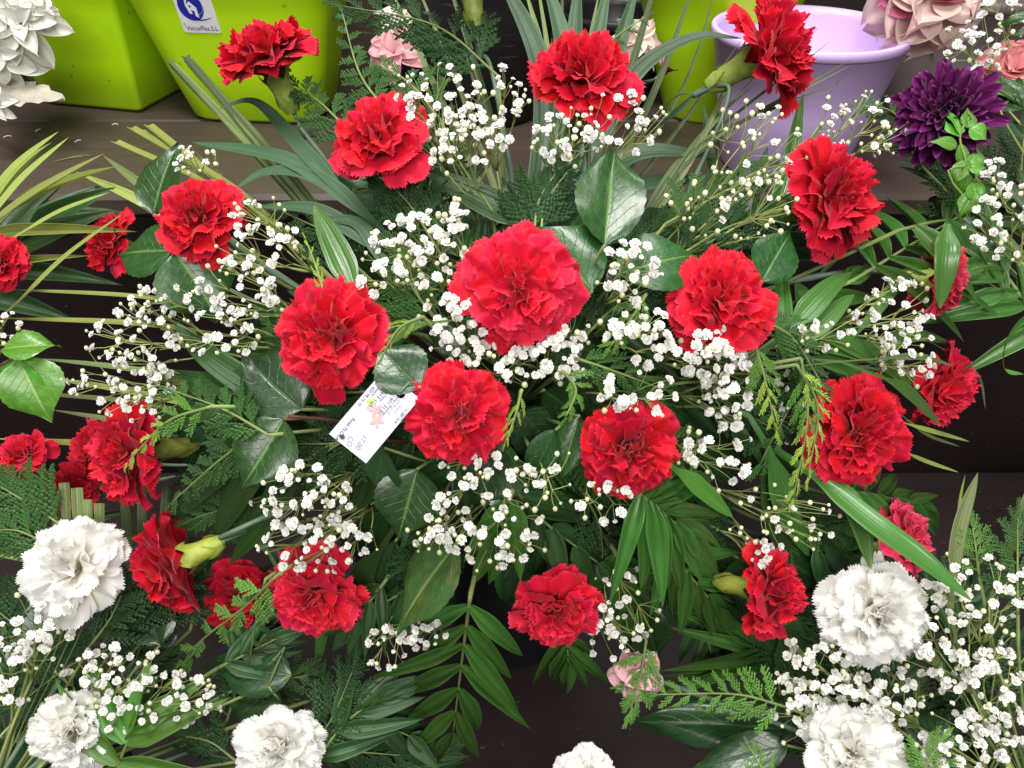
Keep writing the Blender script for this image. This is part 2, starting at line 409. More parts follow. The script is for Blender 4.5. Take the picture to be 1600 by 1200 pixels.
# ------------------------------------------------------------------ carnations
PB = -.58      # where the petals leave the calyx
def petal_mesh(name, mt, L, th0, th1, hw, amp, seed, nu=36, nv=10):
    r = random.Random(seed); p1, p2, p3 = (r.uniform(0, 6.28) for _ in range(3)); cup = r.uniform(-.1, .25); curl = r.uniform(-.3, .5)
    f1 = r.uniform(1.5, 2.4); f2 = r.uniform(3.2, 4.8); skew = r.uniform(-.15, .15); nick = r.uniform(-.7, .7)
    teeth = [r.uniform(-.022, .012) + (.022 if i % 2 else -.022) for i in range(nu + 1)]
    prof = []; x, z = .03, PB; N = 40
    for k in range(N + 1):
        t = k / N
        th = math.radians(th0 + (th1 - th0) * sm(.10, .92, t) + curl * 25 * sm(.8, 1, t)); prof.append((x, z, th))
        x += math.sin(th) * L / N; z += math.cos(th) * L / N
    def fn(u, v):
        uu = u * 2 - 1; i = int(round(u * nu))
        edge = 1 - .19 * uu * uu - .06 * math.exp(-((uu - nick) / .10) ** 2) + teeth[i] * (1 if v > .99 else 0)
        t = v ** .8 * edge; k = max(0, min(N - 1e-6, t * N)); a = int(k); fr = k - a
        A, Bp = prof[a], prof[min(a + 1, N)]
        X = A[0] + (Bp[0] - A[0]) * fr; Z = A[1] + (Bp[1] - A[1]) * fr; th = A[2] + (Bp[2] - A[2]) * fr
        w = hw * (.10 + .90 * sm(.05, .78, t)); Y = uu * w + skew * t * t
        d = amp * t ** 2.0 * (math.sin(f1 * 1.9 * uu + p1) + .6 * math.sin(f2 * 1.7 * uu + p2) * sm(.35, 1, t) + .12 * math.sin(11 * uu + p3) * sm(.7, 1, t)) + cup * hw * uu * uu * t
        return (X - math.cos(th) * d, Y, Z + math.sin(th) * d)
    mb = MB(); mb.grid(fn, nu, nv); return mb.mesh(name, M[mt])
LAYERS = [(11, 1.24, 48, 114, .45, .085), (10, 1.21, 40, 98, .43, .105), (10, 1.17, 28, 78, .39, .13),
          (9, 1.12, 17, 58, .35, .15), (8, 1.07, 9, 40, .31, .16), (7, 1.0, 2, 20, .28, .16)]
PETALS = {c: [[petal_mesh("petal_mesh", c, *l[1:], seed=100 * i + j) for j in range(5)] for i, l in enumerate(LAYERS)] for c in ('red', 'red_deep', 'red_bright', 'white', 'pink')}

def calyx_mesh(mt):
    mb = MB(); r = .2
    def fn(u, v):
        a = u * 2 * math.pi; t = v
        rad = .11 + .10 * sm(0, .35, t) + .07 * sm(.5, 1, t); z = -1.32 + .82 * t
        if t > .95:
            tooth = abs(((u * 5) % 1) - .5) * 2; z += .22 * (1 - tooth) - .12; rad += .05
        return (math.cos(a) * rad, math.sin(a) * rad, z)
    mb.grid(fn, 30, 9)
    mb.grid(lambda u, v: (math.cos(u * 6.2832) * (.05 + .09 * v), math.sin(u * 6.2832) * (.05 + .09 * v), -1.40 + .09 * v), 12, 2)
    for k in range(4):       # bracts hugging the base
        a0 = k * math.pi / 2
        def br(u, v, a0=a0):
            a = a0 + (u - .5) * 1.5 * (1 - v ** 1.5); rad = .13 + .10 * sm(0, .6, v) + .02
            return (math.cos(a) * rad, math.sin(a) * rad, -1.36 + .40 * v)
        mb.grid(br, 4, 4)
    return mb.mesh("calyx_mesh", M[mt])
CALYX = {c: calyx_mesh(c) for c in ('calyx', 'calyx_lime')}
def curl_leaf_mesh(seed):
    r = random.Random(seed); mb = MB(); c = r.uniform(.5, 1.6); tw = r.uniform(-.8, .8)
    pts = []; x = z = 0; N = 14
    for k in range(N + 1):
        pts.append((x, z)); a = c * (k / N) ** 1.3; x += math.cos(a) / N; z -= math.sin(a) / N
    def fn(u, v):
        k = min(N - 1, int(v * N)); f = v * N - k; y = pts[k][0] + (pts[k + 1][0] - pts[k][0]) * f; z = pts[k][1] + (pts[k + 1][1] - pts[k][1]) * f
        w = .5 * (min(1, .5 + v * 3)) * (1 - v ** 2.5) + .01; uu = (u * 2 - 1) * w * .1; a = tw * v
        return (uu * math.cos(a), y, z + uu * math.sin(a) + abs(uu) * .35)
    mb.grid(fn, 4, 14); return mb.mesh("narrow_leaf_mesh", M['cleaf'])
CURL = [curl_leaf_mesh(i) for i in range(5)]
CARN_POS = {}

def carnation(px, py, diam, face, label, col='red', d=None, foam=None, calyx='calyx', spin=None, squash=1.0, leaves=2, via=None, group=None, doff=0.0, dens=1.0):
    d = (dome(px, py) if d is None else d) + doff
    rad = diam * (.485 if col != 'white' else .455) * d / FPX; c = P(px, py, d); n = SV(*face); foam = FOAM if foam is None else foam
    head = c - n * (rad * .25 * 0)
    root = foam + Vector((R.uniform(-.05, .05), R.uniform(-.05, .05), R.uniform(0, .03)))
    t = thing("carnation", label, "carnation", root, group)
    q = n.to_track_quat('Z', 'Y').to_matrix().to_4x4()
    H = Matrix.Translation(head) @ q @ Matrix.Rotation(R.uniform(0, 6.28) if spin is None else spin, 4, 'Z') @ Matrix.Diagonal((rad * R.uniform(.96, 1.04), rad * squash * R.uniform(.95, 1.03), rad * R.uniform(.88, 1.15), 1))
    if col == 'red': col = R.choice(('red', 'red', 'red_deep', 'red_bright'))
    for li, lay in enumerate(LAYERS):
        cnt = lay[0]; ph = R.uniform(0, 6.28); core = li >= 3
        for k in range(cnt):
            if R.random() > dens: continue
            a = ph + k * 2 * math.pi / cnt + R.uniform(-.30, .30)
            s = R.uniform(.84, 1.10)
            off = Matrix.Translation((R.uniform(-.06, .06) * li * .45, R.uniform(-.06, .06) * li * .45, R.uniform(-.05, .04)))
            tilt = Matrix.Translation((0, 0, PB)) @ Matrix.Rotation(math.radians(R.uniform(-15, 13)), 4, 'Y') @ Matrix.Rotation(math.radians(R.uniform(-17, 17)), 4, 'X') @ Matrix.Translation((0, 0, -PB))
            part("petal", R.choice(PETALS[col][li]), t, H @ off @ Matrix.Rotation(a, 4, 'Z') @ tilt @ Matrix.Diagonal((s, s * R.uniform(.9, 1.12), s, 1)))
    part("calyx", CALYX[calyx], t, H)
    b = head - n * rad * 1.31
    L = (root - b).length
    mid = [P(v[0], v[1], v[2]) for v in via] if via else []
    if mid: pts = spline([b, b - n * rad * .5] + mid + [root], 18)
    else: pts = bez([b, b - n * min(.09, L * .4), root + (b - root) * .35, root], 16)
    mb = MB(); r0 = .0021 if diam > 100 else .0017
    def rr(tt): return r0 * (1 + .55 * math.exp(-((tt - .22) / .018) ** 2) + .55 * math.exp(-((tt - .6) / .018) ** 2))
    pts2 = spline(pts, 48)
    mb.tube(pts2, rr, 7); stem_o = part("stem", mb.mesh("stem_mesh", M['stem']), t)
    for k in range(leaves):
        i = int(48 * .22) if k < 2 else int(48 * .6)
        p = pts2[i]; tg = (pts2[i - 1] - pts2[i + 1]).normalized(); side = tg.cross(-FWD).normalized() * (1 if k % 2 else -1)
        dr = (tg * R.uniform(.5, 1.2) + side * R.uniform(.25, .8) + SV(0, 0, 1) * R.uniform(-.3, .3)).normalized()
        ln = R.uniform(.045, .08)
        part("leaf", R.choice(CURL), stem_o, frame(p, dr, (side * .8 - FWD + UP * .2), ln * R.uniform(.7, 1.0), ln, ln))
    return t

C = carnation
C(812, 450, 180, (.02, -.06, 1), "largest red carnation, opened flat in the middle of the bouquet", leaves=0)
C(505, 525, 188, (-.28, .0, 1), "broad red carnation directly above the white shop tag, facing out", leaves=0)
C(715, 650, 158, (.0, -.12, 1), "frilly red carnation overlapping the corner of the white tag", leaves=0)
C(988, 708, 155, (.10, -.22, 1), "red carnation whose top edge carries a few tiny white florets", leaves=0)
C(1133, 462, 165, (.12, .35, .9), "red carnation over a lime cedar sprig beside a broad glossy leaf", leaves=0)
C(1350, 672, 178, (.30, .0, .95), "big ruffled red carnation bordering bare brown step beside hanging lime cedar", leaves=0)
C(915, 105, 175, (.04, .62, .78), "domed red carnation on an upright stem above a pointed glossy leaf", leaves=0, via=[(912, 200, .70), (905, 330, .74)])
C(585, 206, 162, (-.30, .42, .85), "red carnation tucked against the thick white spray beneath the pink wrapped lily", leaves=2, via=[(640, 290, .68), (690, 380, .72)])
C(410, 76, 168, (-.30, .74, .60), "red carnation standing in front of the stickered lime pot", leaves=3, via=[(470, 200, .69), (540, 290, .71), (620, 390, .74)])
C(1222, 68, 172, (.78, .34, .50), "red carnation turned sideways in front of the lilac pot rim", leaves=2, via=[(1140, 140, .70), (1085, 280, .72), (1000, 440, .75)])
C(1318, 302, 178, (.62, .14, .76), "red carnation with green calyx showing below the lilac pot", leaves=2, calyx='calyx')
C(305, 337, 138, (-.12, .22, .95), "red carnation nested between three dark glossy leaves", leaves=0)
C(1482, 610, 140, (.74, -.30, .55), "loose red carnation in profile crossed by a green blade", leaves=2, squash=.9, doff=.03)
C(487, 937, 150, (-.18, -.42, .85), "red carnation below white spray next to the browned leaf", leaves=0)
C(870, 962, 140, (.05, -.50, .85), "red carnation hanging over the palm frond and dark step", leaves=1)
C(1216, 930, 148, (.70, -.05, .62), "red carnation with lime calyx seen in profile above dark palm", calyx='calyx_lime', leaves=2, doff=-.03)
C(188, 712, 164, (-.72, -.10, .68), "red carnation in profile under the lime cedar tips", leaves=2, doff=.01)
C(255, 888, 152, (-.80, -.36, .16), "red carnation turned away showing its big lime calyx", calyx='calyx_lime', leaves=2, via=[(345, 840, .60), (420, 805, .60), (560, 740, .66)])
C(368, 938, 128, (-.15, -.25, .9), "shaded red carnation crossed by a fresh cedar sprig", leaves=0, doff=.07)
C(1478, 442, 118, (.86, -.20, .20), "pinkish red carnation half hidden behind a broad palm leaflet", 'pink', leaves=1, doff=-.005, calyx='calyx')
C(1422, 838, 118, (.66, .40, .60), "pinkish red carnation behind long palm blades above white carnation", 'pink', leaves=0, doff=-.02)
C(732, -58, 150, (-.10, .93, .25), "carnation seen by its big green calyx above the black bucket", leaves=2, doff=.0, via=[(765, 100, .70), (785, 200, .70), (800, 330, .73)])
# neighbouring bowls
FOAM_L = Vector((-.80, .52, .80)); FOAM_WL = Vector((-.42, .27, .70)); FOAM_WR = Vector((.42, .27, .70)); FOAM_R = Vector((.74, .55, .80)); FOAM_B = Vector((.06, .15, .70))
C(165, 374, 98, (-.55, .2, .6), "small shaded red carnation among cut yellow-green palm strips", leaves=0, d=.74)
C(-8, 410, 92, (.3, .1, .9), "red carnation of the neighbouring bowl beside yellow-green palm blades", foam=FOAM_L, leaves=0, d=.66)
C(32, 705, 78, (-.1, .5, .8), "small red carnation beneath a pair of bright young leaves", foam=FOAM_L, leaves=0, d=.68)
C(112, 765, 96, (-.2, .1, .9), "shaded red carnation behind cut palm stubs over the white one", leaves=0, d=.72)
C(140, 690, 90, (-.6, .4, .5), "dark red carnation hidden behind the one in profile", leaves=0, d=.71)
C(107, 888, 172, (.0, .18, .97), "wide white carnation beside the lime calyx of a red one", 'white', d=.60, foam=FOAM_WL, leaves=0, dens=.82)
C(105, 1150, 140, (.0, -.05, 1), "compact white carnation with white spray at its side", 'white', d=.60, foam=FOAM_WL, leaves=0)
C(434, 1170, 138, (.1, .1, 1), "white carnation above dark palm, apart from the white sprays", 'white', d=.60, foam=FOAM_WL, leaves=0)
C(918, 1222, 110, (.0, .5, .8), "white carnation just peeping up before the bare dark step", 'white', d=.52, foam=FOAM_B, leaves=0)
C(1380, 962, 172, (.0, .08, 1), "full white carnation under the long palm blade tip", 'white', d=.58, foam=FOAM_WR, leaves=0)
C(1338, 1182, 158, (-.1, .15, .97), "white carnation low in the thick white spray", 'white', d=.58, foam=FOAM_WR, leaves=0)

# ------------------------------------------------------------------ baby's breath
def floret_mesh(seed):
    r = random.Random(seed); mb = MB()
    for li, (cnt, ln, th, w) in enumerate(((6, 1.0, 82, .42), (6, .85, 55, .38), (5, .65, 28, .32))):
        for k in range(cnt):
            a = k * 2 * math.pi / cnt + li * .5 + r.uniform(-.2, .2); t0 = math.radians(th + r.uniform(-12, 12)); L = ln * r.uniform(.85, 1.1); ca, sa = math.cos(a), math.sin(a); ph = r.uniform(0, 6)
            def fn(u, v, ca=ca, sa=sa, t0=t0, L=L, w=w, ph=ph):
                uu = u * 2 - 1; rr = math.sin(t0) * v * L; z = math.cos(t0) * v * L * .8 + .12 * v * v * math.sin(ph + uu * 2)
                y = uu * w * math.sin(min(1, v * 1.05 + .18) * math.pi * .62)
                return (ca * rr - sa * y, sa * rr + ca * y, z + .15 * uu * uu * v)
            mb.grid(fn, 2, 3, 0)
    mb.grid(lambda u, v: (math.cos(u * 6.2832) * (.12 + .22 * v), math.sin(u * 6.2832) * (.12 + .22 * v), -.55 + .6 * v), 5, 1, 1)
    return mb.mesh("floret_mesh", [M['gyp'], M['gypc']])
FLORET = [floret_mesh(i) for i in range(5)]

def spray(label, cl, d=None, foam=None, size=.0050, doff=-.005, seed=0, spread=.045, droop=0.0, root_to=None):
    r = random.Random(seed * 7 + 3); foam = FOAM if foam is None else foam
    t = None; stem = MB(); buds = MB(); nb_tot = 0
    cx = sum(c[0] for c in cl) / len(cl); cy = sum(c[1] for c in cl) / len(cl)
    dc = (dome(cx, cy) if d is None else d) + doff
    t = thing("gypsophila_spray", label, "baby's breath", foam)
    for (x, y, rx, ry, nf, nb) in cl:
        nf = int(nf * 1.3 + 1); nb = int(nb * 1.4); rx *= 1.06; ry *= 1.06
        dd = (dome(x, y) if d is None else d) + doff
        cen = P(x, y, dd); tof = (foam - cen).normalized(); ext = max(rx, ry) * dd / FPX
        if root_to: root = P(root_to[0], root_to[1], dd + .05)
        else: root = cen + tof * (ext * .9 + .02) + SV(0, 0, -1) * .02
        stem.tube(bez([foam, foam.lerp(root, .5) + SV(r.uniform(-.2, .2), r.uniform(-.2, .2), .3) * .03, root], 10), lambda q: .0016 - .0006 * q, 5)
        tips = []
        for k in range(nf + nb):
            a = r.uniform(0, 6.283); q = math.sqrt(r.random()) * 1.0
            if k >= nf: q = min(1.12, q * 1.2)
            px = x + rx * q * math.cos(a); py = y + ry * q * math.sin(a)
            tips.append((P(px, py, dd + spread * (q * q * .6 - .3) + r.uniform(-.012, .012)), k < nf))
        K = max(2, (nf + nb) // 7); cents = [tips[r.randrange(len(tips))][0].copy() for _ in range(K)]
        for it in range(3):
            gr = [[] for _ in range(K)]
            for tp in tips:
                gr[min(range(K), key=lambda i: (cents[i] - tp[0]).length_squared)].append(tp)
            cents = [sum((g[0] for g in G), Vector()) / len(G) if G else cents[i] for i, G in enumerate(gr)]
        for i, G in enumerate(gr):
            if not G: continue
            node = root.lerp(cents[i], .62) + SV(0, 0, -1) * .006
            stem.tube(bez([root, root.lerp(node, .5) + Vector((r.uniform(-1, 1), r.uniform(-1, 1), r.uniform(-1, 1))) * .006, node], 4), lambda q: .0009 - .0003 * q, 4)
            if len(G) > 5: subs = [node.lerp(sum((g[0] for g in G[k::3]), Vector()) / max(1, len(G[k::3])), .45) for k in range(3)]
            else: subs = [node]
            if len(subs) > 1:
                for s_ in subs: stem.tube([node, s_], .00055, 4, cap=False)
            for k, (tp, isf) in enumerate(G):
                s_ = min(subs, key=lambda s: (s - tp).length); mid = s_.lerp(tp, .5) + Vector((r.uniform(-1, 1), r.uniform(-1, 1), r.uniform(-1, 1))) * .003
                stem.tube(bez([s_, mid, tp], 3), lambda q: .00042 - .00012 * q, 3, cap=False)
                n = ((tp - root).normalized() * .8 + SV(r.uniform(-.9, .9), r.uniform(-.6, 1.0), .8) * .9).normalized()
                if isf:
                    s = size * .76 * r.choice((.45, .62, .75, .85, .92, 1.0)) * r.uniform(.92, 1.05)
                    part("floret", FLORET[r.randrange(5)], t, Matrix.Translation(tp) @ n.to_track_quat('Z', 'Y').to_matrix().to_4x4() @ Matrix.Rotation(r.uniform(0, 6.28), 4, 'Z') @ Matrix.Diagonal((s, s, s * r.uniform(.9, 1.2), 1)))
                else:
                    buds.ball(tp, size * r.uniform(.22, .45), 0, 6, 4, r.uniform(1, 1.25)); nb_tot += 1
    part("stem", stem.mesh("spray_stem_mesh", M['gstem']), t)
    if nb_tot: part("bud_cluster", buds.mesh("bud_mesh", M['bud']), t, kind="stuff")
    return t
S = spray
S("thick white spray between the two red carnations before the black bucket", [(680, 165, 62, 62, 34, 8), (725, 215, 70, 50, 30, 8), (770, 165, 48, 60, 20, 10)], seed=1)
S("white spray under the domed red carnation on upright stem", [(885, 215, 48, 40, 22, 10), (960, 195, 70, 55, 20, 12)], seed=2, doff=.015)
S("sparse budded spray in front of the lilac pot foot", [(1185, 225, 70, 60, 11, 26), (1150, 320, 95, 45, 6, 34)], seed=3, size=.0054)
S("small spray between the lilac pot and purple chrysanthemum", [(1355, 200, 58, 48, 16, 18), (1300, 185, 25, 28, 3, 5)], seed=4, d=.66)
S("little spray peeping beside an upright glossy leaf", [(298, 252, 36, 22, 9, 6)], seed=5, doff=.01)
S("loose spray running down beside the nested red carnation", [(405, 370, 58, 55, 22, 14), (375, 455, 62, 55, 26, 12), (350, 520, 60, 40, 14, 6)], seed=6)
S("broad cream spray spilling over black gaps and palm strips", [(215, 525, 70, 60, 34, 12), (190, 600, 80, 58, 42, 14), (255, 470, 50, 30, 10, 5)], seed=7, size=.0046)
S("white spray leaning on the largest carnation above lime cedar", [(655, 385, 80, 48, 34, 10), (610, 430, 50, 38, 14, 6), (700, 345, 38, 30, 12, 8)], seed=8, doff=.012)
S("cream spray squeezed between the largest carnation and broad one", [(715, 510, 52, 55, 34, 10), (690, 450, 40, 36, 10, 6)], seed=9, doff=.018)
S("white spray directly under the largest carnation", [(850, 560, 66, 42, 34, 8), (890, 515, 30, 30, 10, 3), (775, 575, 55, 34, 10, 14)], seed=10, size=.0052, doff=.022)
S("white spray in front of the broad sideways glossy leaf", [(985, 430, 45, 50, 20, 6), (1000, 520, 55, 48, 22, 6), (995, 610, 60, 40, 16, 6)], seed=11, size=.0054)
S("dense white spray falling below the carnation on lime cedar", [(1105, 545, 58, 48, 34, 8), (1140, 610, 42, 60, 34, 6), (1120, 710, 60, 48, 16, 8)], seed=12, size=.0056, doff=.008)
S("cream spray fanning out above the loose carnation in profile", [(1395, 490, 58, 52, 38, 10), (1420, 555, 42, 45, 22, 8), (1290, 520, 45, 30, 8, 5)], seed=13, size=.0050)
S("spray on pale branching stems above the red carnation by browned leaf", [(470, 775, 75, 50, 40, 14), (490, 850, 85, 45, 38, 12)], seed=14, size=.0048)
S("spray scattered under the carnation that overlaps the tag", [(755, 760, 85, 50, 24, 12), (770, 835, 75, 50, 26, 14), (690, 830, 45, 36, 8, 10)], seed=15)
S("tuft of drooping cream florets under the browned leaf", [(605, 1010, 36, 34, 16, 8), (665, 990, 38, 24, 16, 4)], seed=16, size=.0046)
S("thin spray between two red carnations over pink lily", [(985, 940, 60, 50, 14, 12), (965, 1000, 45, 38, 20, 6)], seed=17, size=.0050)
S("sparse budded twig above the carnation with lime calyx", [(1230, 810, 80, 45, 9, 22), (1190, 870, 30, 25, 5, 4)], seed=18)
S("few loose florets beside broad palm leaflets", [(945, 775, 45, 40, 7, 10), (850, 740, 40, 50, 5, 10)], seed=19)
S("spray of tiny florets showing through hanging lime cedar", [(1235, 620, 60, 70, 22, 10)], seed=20, doff=.05, size=.0045)
S("white spray below the wide white carnation", [(50, 985, 62, 50, 26, 6), (10, 1060, 35, 60, 10, 4)], d=.60, foam=FOAM_WL, seed=21, size=.0056)
S("white spray reaching from the compact white carnation over dark leaves", [(180, 1060, 80, 50, 44, 12), (265, 1095, 75, 40, 26, 18), (190, 1125, 50, 30, 12, 4)], d=.61, foam=FOAM_WL, seed=22)
S("very thick white spray filling the gap between two white carnations", [(1285, 1050, 70, 60, 52, 12), (1370, 1090, 80, 48, 50, 10), (1250, 1110, 42, 50, 20, 8)], d=.60, foam=FOAM_WR, seed=23, size=.0050)
S("wide open white spray reaching along the brown step edge", [(1530, 920, 80, 55, 30, 10), (1500, 1010, 80, 60, 36, 8), (1545, 1080, 70, 60, 34, 8), (1510, 1165, 85, 50, 34, 8)], d=.58, foam=FOAM_WR, seed=24, size=.0054)
S("white spray below the purple chrysanthemum among broad leaves", [(1565, 350, 58, 50, 22, 8), (1570, 275, 40, 28, 9, 6)], d=.62, foam=FOAM_R, seed=25, size=.0054)
S("white spray in front of the pink cream peony", [(1530, 65, 52, 42, 22, 4), (1575, 15, 40, 30, 8, 3)], d=.72, foam=FOAM_R, seed=26, size=.0056)
S("small spray behind the pair of bright young leaves", [(15, 515, 30, 25, 12, 4)], d=.66, foam=FOAM_L, seed=27)

# ------------------------------------------------------------------ broad glossy leaves
def camellia_mesh(seed, mt):
    r = random.Random(seed); mb = MB(); fold = r.uniform(.15, .55); dr = r.uniform(-.05, .22); wv = r.uniform(0, 6.28); tipb = r.uniform(0, .35); cl = r.uniform(-.2, 1.3); asym = r.uniform(-1, 1)
    nu, nv = 12, 22
    def fn(u, v):
        uu = u * 2 - 1
        w = (math.sin(math.pi * min(1, v ** .80 * .99 + .008)) ** .80) * (1 - .62 * sm(.58, 1, v)) * .56
        if abs(uu) > .99: w *= 1 + .018 * (1 if int(v * nv) % 2 else -1)
        x = uu * w; z = fold * abs(x) * .45 - dr * v * v - tipb * sm(.8, 1, v) * .3 + .035 * math.sin(v * 7 + wv + uu * 1.5) * abs(uu) ** 2 - cl * abs(uu) ** 3 * .09 * math.sin(math.pi * v) + asym * uu * .08 * v
        return (x + asym * .05 * math.sin(v * 2.6), v, z)
    mb.grid(fn, nu, nv); return mb.mesh("broad_leaf_mesh", M[mt])
CAM_M = {k: [camellia_mesh(i, k) for i in range(4)] for k in ('camellia', 'camellia_dark', 'camellia_lime', 'camellia_brown')}
def broad(label, leaves, doff=.01, d=None, foam=None, twig='gtwig', var=None, group=None):
    """leaves: (base px, base py, tip px, tip py, width px, normal tilt xyz, material, depth change of the tip)"""
    foam = FOAM if foam is None else foam
    b0 = leaves[0]; d0 = (dome(b0[0], b0[1]) if d is None else d) + doff; base = P(b0[0], b0[1], d0)
    t = thing("camellia_sprig", label, "leaf sprig", foam, group)
    mb = MB(); mb.tube(bez([foam, foam.lerp(base, .55) + SV(0, 0, -1) * .02, base], 10), lambda q: .0022 - .0010 * q, 6)
    for k, (bx, by, tx, ty, w, nt, mt, dz) in enumerate(leaves):
        dd = (dome((bx + tx) / 2, (by + ty) / 2) if d is None else d) + doff
        a = P(bx, by, dd); b = P(tx, ty, dd + dz); ln = (b - a).length
        if k: mb.tube([base.lerp(foam, .08), a], .0012, 5)
        ww = w * dd / FPX
        part("leaf", CAM_M[mt][R.randrange(4) if var is None else var], t, frame(a, b - a, SV(*nt), ww, ln, ln))
    part("stem", mb.mesh("sprig_stem_mesh", M[twig]), t)
    return t
B = broad
up = (0, .25, 1)
B("upright pointed glossy leaf under the domed carnation", [(944, 384, 966, 210, 100, (.0, .05, 1), 'camellia', .02)], .0, var=0)
B("broad sideways glossy leaf right of the largest carnation", [(968, 428, 1098, 382, 104, (.05, .5, .9), 'camellia', .01)], .01, var=1)
B("round dark leaf behind the largest carnation", [(925, 455, 832, 345, 120, (.1, .2, 1), 'camellia', .0)], .03, var=2)
B("three dark glossy leaves around the nested red carnation", [(240, 335, 266, 216, 76, (-.3, .2, 1), 'camellia', .0), (268, 392, 172, 388, 84, (0, .35, 1), 'camellia', .01), (272, 395, 340, 502, 112, (.1, .55, .8), 'camellia', .01)], .02)
B("dark leaf tucked beneath the broad carnation above the tag", [(472, 640, 375, 545, 108, (-.1, .1, 1), 'camellia_dark', .0)], .03)
B("fresh pointed leaf with clear midrib on a brown twig by the tag", [(443, 655, 368, 765, 96, (.1, .15, 1), 'camellia', -.01)], .005, twig='twig', var=3)
B("dark leaf lying over the punched end of the tag", [(655, 605, 588, 535, 82, (0, .25, 1), 'camellia_dark', .0)], .005)
B("pointed leaf hanging below the tag over white spray", [(652, 733, 618, 848, 96, (0, -.05, 1), 'camellia', .0), (600, 700, 575, 772, 80, (-.3, .1, 1), 'camellia_dark', .02)], .015)
B("browned broken leaf above the drooping cream florets", [(714, 850, 598, 985, 98, (-.35, .55, .7), 'camellia_brown', .0)], .0, var=1)
B("dark shiny leaf under the carnation overlapping the tag", [(790, 690, 735, 790, 100, (.1, .55, .8), 'camellia_dark', .0)], .03)
B("two slim dark leaves left of the carnation with florets", [(905, 650, 868, 755, 52, (-.2, .1, 1), 'camellia', .0), (868, 672, 820, 762, 46, (-.2, .2, 1), 'camellia_dark', .01)], .03)
B("pair of bright young leaves over black gaps", [(30, 560, 72, 660, 88, (.1, .3, 1), 'camellia_lime', .0), (20, 560, 50, 655, 78, (-.3, .2, 1), 'camellia_lime', .02), (5, 545, 85, 530, 52, (.1, .6, .8), 'camellia_lime', .0)], 0, d=.62, foam=FOAM_L, twig='twig')
B("two shaded round leaves beneath the crossed cedar sprig", [(455, 1055, 322, 1030, 78, (0, .3, 1), 'camellia_dark', .0), (445, 1010, 340, 1020, 58, (0, .3, 1), 'camellia_dark', .01), (440, 1098, 340, 1090, 60, (0, .3, 1), 'camellia_dark', .01)], 0, d=.66, foam=FOAM_WL)
B("dark pointed leaf behind the carnation with green calyx", [(1190, 440, 1245, 355, 70, (.1, .2, 1), 'camellia', .0)], .04)
B("large dark leaf spread on the lower step below pink lily", [(1230, 1140, 990, 1120, 70, (0, .5, .8), 'camellia_dark', .0)], 0, d=.66, foam=FOAM_WR)
B("dark leaf at the foot of the white carnation by bare step", [(1230, 1165, 1080, 1200, 60, (0, .5, .8), 'camellia_dark', .0)], 0, d=.62, foam=FOAM_WR)

# little leafed twig before the chrysanthemum
t = thing("leafy_twig", "lime twig of small oval leaves before the purple chrysanthemum", "leaf sprig", FOAM_R)
TW = [P(1525, 330, .64), P(1510, 255, .63), P(1500, 215, .63), P(1512, 185, .63)]
mb = MB(); mb.tube(spline([FOAM_R] + TW, 20), .0009, 5); part("stem", mb.mesh("twig_mesh", M['gtwig']), t)
for (bx, by, tx, ty, w) in ((1500, 215, 1480, 185, 19), (1500, 210, 1490, 170, 19), (1512, 200, 1518, 168, 20), (1515, 200, 1546, 212, 26), (1495, 228, 1462, 215, 20), (1500, 225, 1510, 255, 18), (1508, 250, 1492, 285, 22), (1512, 262, 1540, 255, 24), (1516, 275, 1500, 310, 20), (1520, 285, 1528, 318, 22), (1520, 240, 1526, 275, 22), (1524, 300, 1502, 335, 24)):
    a = P(bx, by, .63); b = P(tx, ty, .63 + R.uniform(-.01, .01))
    part("leaf", CAM_M['camellia_lime'][R.randrange(4)], t, frame(a, b - a, SV(R.uniform(-.4, .4), .4, 1), w * .63 / FPX * 1.15, (b - a).length * 1.05, .03))
t = thing("leafy_twig", "dark green leafy twig beneath the pink rose", "leaf sprig", FOAM_R)
mb = MB(); mb.tube(spline([FOAM_R, P(1600, 240, .68), P(1575, 150, .68)], 14), .001, 5); part("stem", mb.mesh("twig_mesh", M['gtwig']), t)
for (bx, by, tx, ty, w) in ((1590, 160, 1540, 115, 30), (1595, 160, 1570, 110, 28), (1598, 170, 1535, 145, 30), (1600, 170, 1600, 115, 30), (1605, 30, 1580, 20, 24), (1605, 55, 1586, 48, 18)):
    a = P(bx, by, .68); b = P(tx, ty, .68)
    part("leaf", CAM_M['camellia'][R.randrange(4)], t, frame(a, b - a, SV(R.uniform(-.4, .4), .5, 1), w * .68 / FPX, (b - a).length, .05))

# ------------------------------------------------------------------ palm fronds
def leaflet_mesh(seed, mt):
    r = random.Random(seed); mb = MB(); dr = (.04, .12, .22, .34, .16)[seed % 5]; tw = r.uniform(-.4, .4); sw = r.uniform(-.10, .10)
    def fn(u, v):
        uu = u * 2 - 1; w = .5 * (sm(-.12, .28, v) * .9 + .1) * (1 - v ** 2.6) ** .9 + .004; x = uu * w
        a = tw * v; pl = .05 * math.cos(uu * 3.14 * 2.5)
        return (x * math.cos(a) + 0, v, 0) if False else (x, v + 0, 0)
    def fn2(u, v):
        uu = u * 2 - 1; w = .5 * (sm(-.12, .25, v) * .9 + .1) * (1 - v ** 1.9) ** .95 + .003
        return (uu * w + sw * v * v * 2.0, v, (abs(uu) * .18 * w + .035 * w * math.cos(uu * 8)) - dr * v * v + tw * .12 * uu * w * v)
    mb.grid(fn2, 8, 14); return mb.mesh("leaflet_mesh", M[mt])
LEAFLET = {k: [leaflet_mesh(i, k) for i in range(5)] for k in ('palm', 'palm_dark', 'palm_lit', 'strip')}
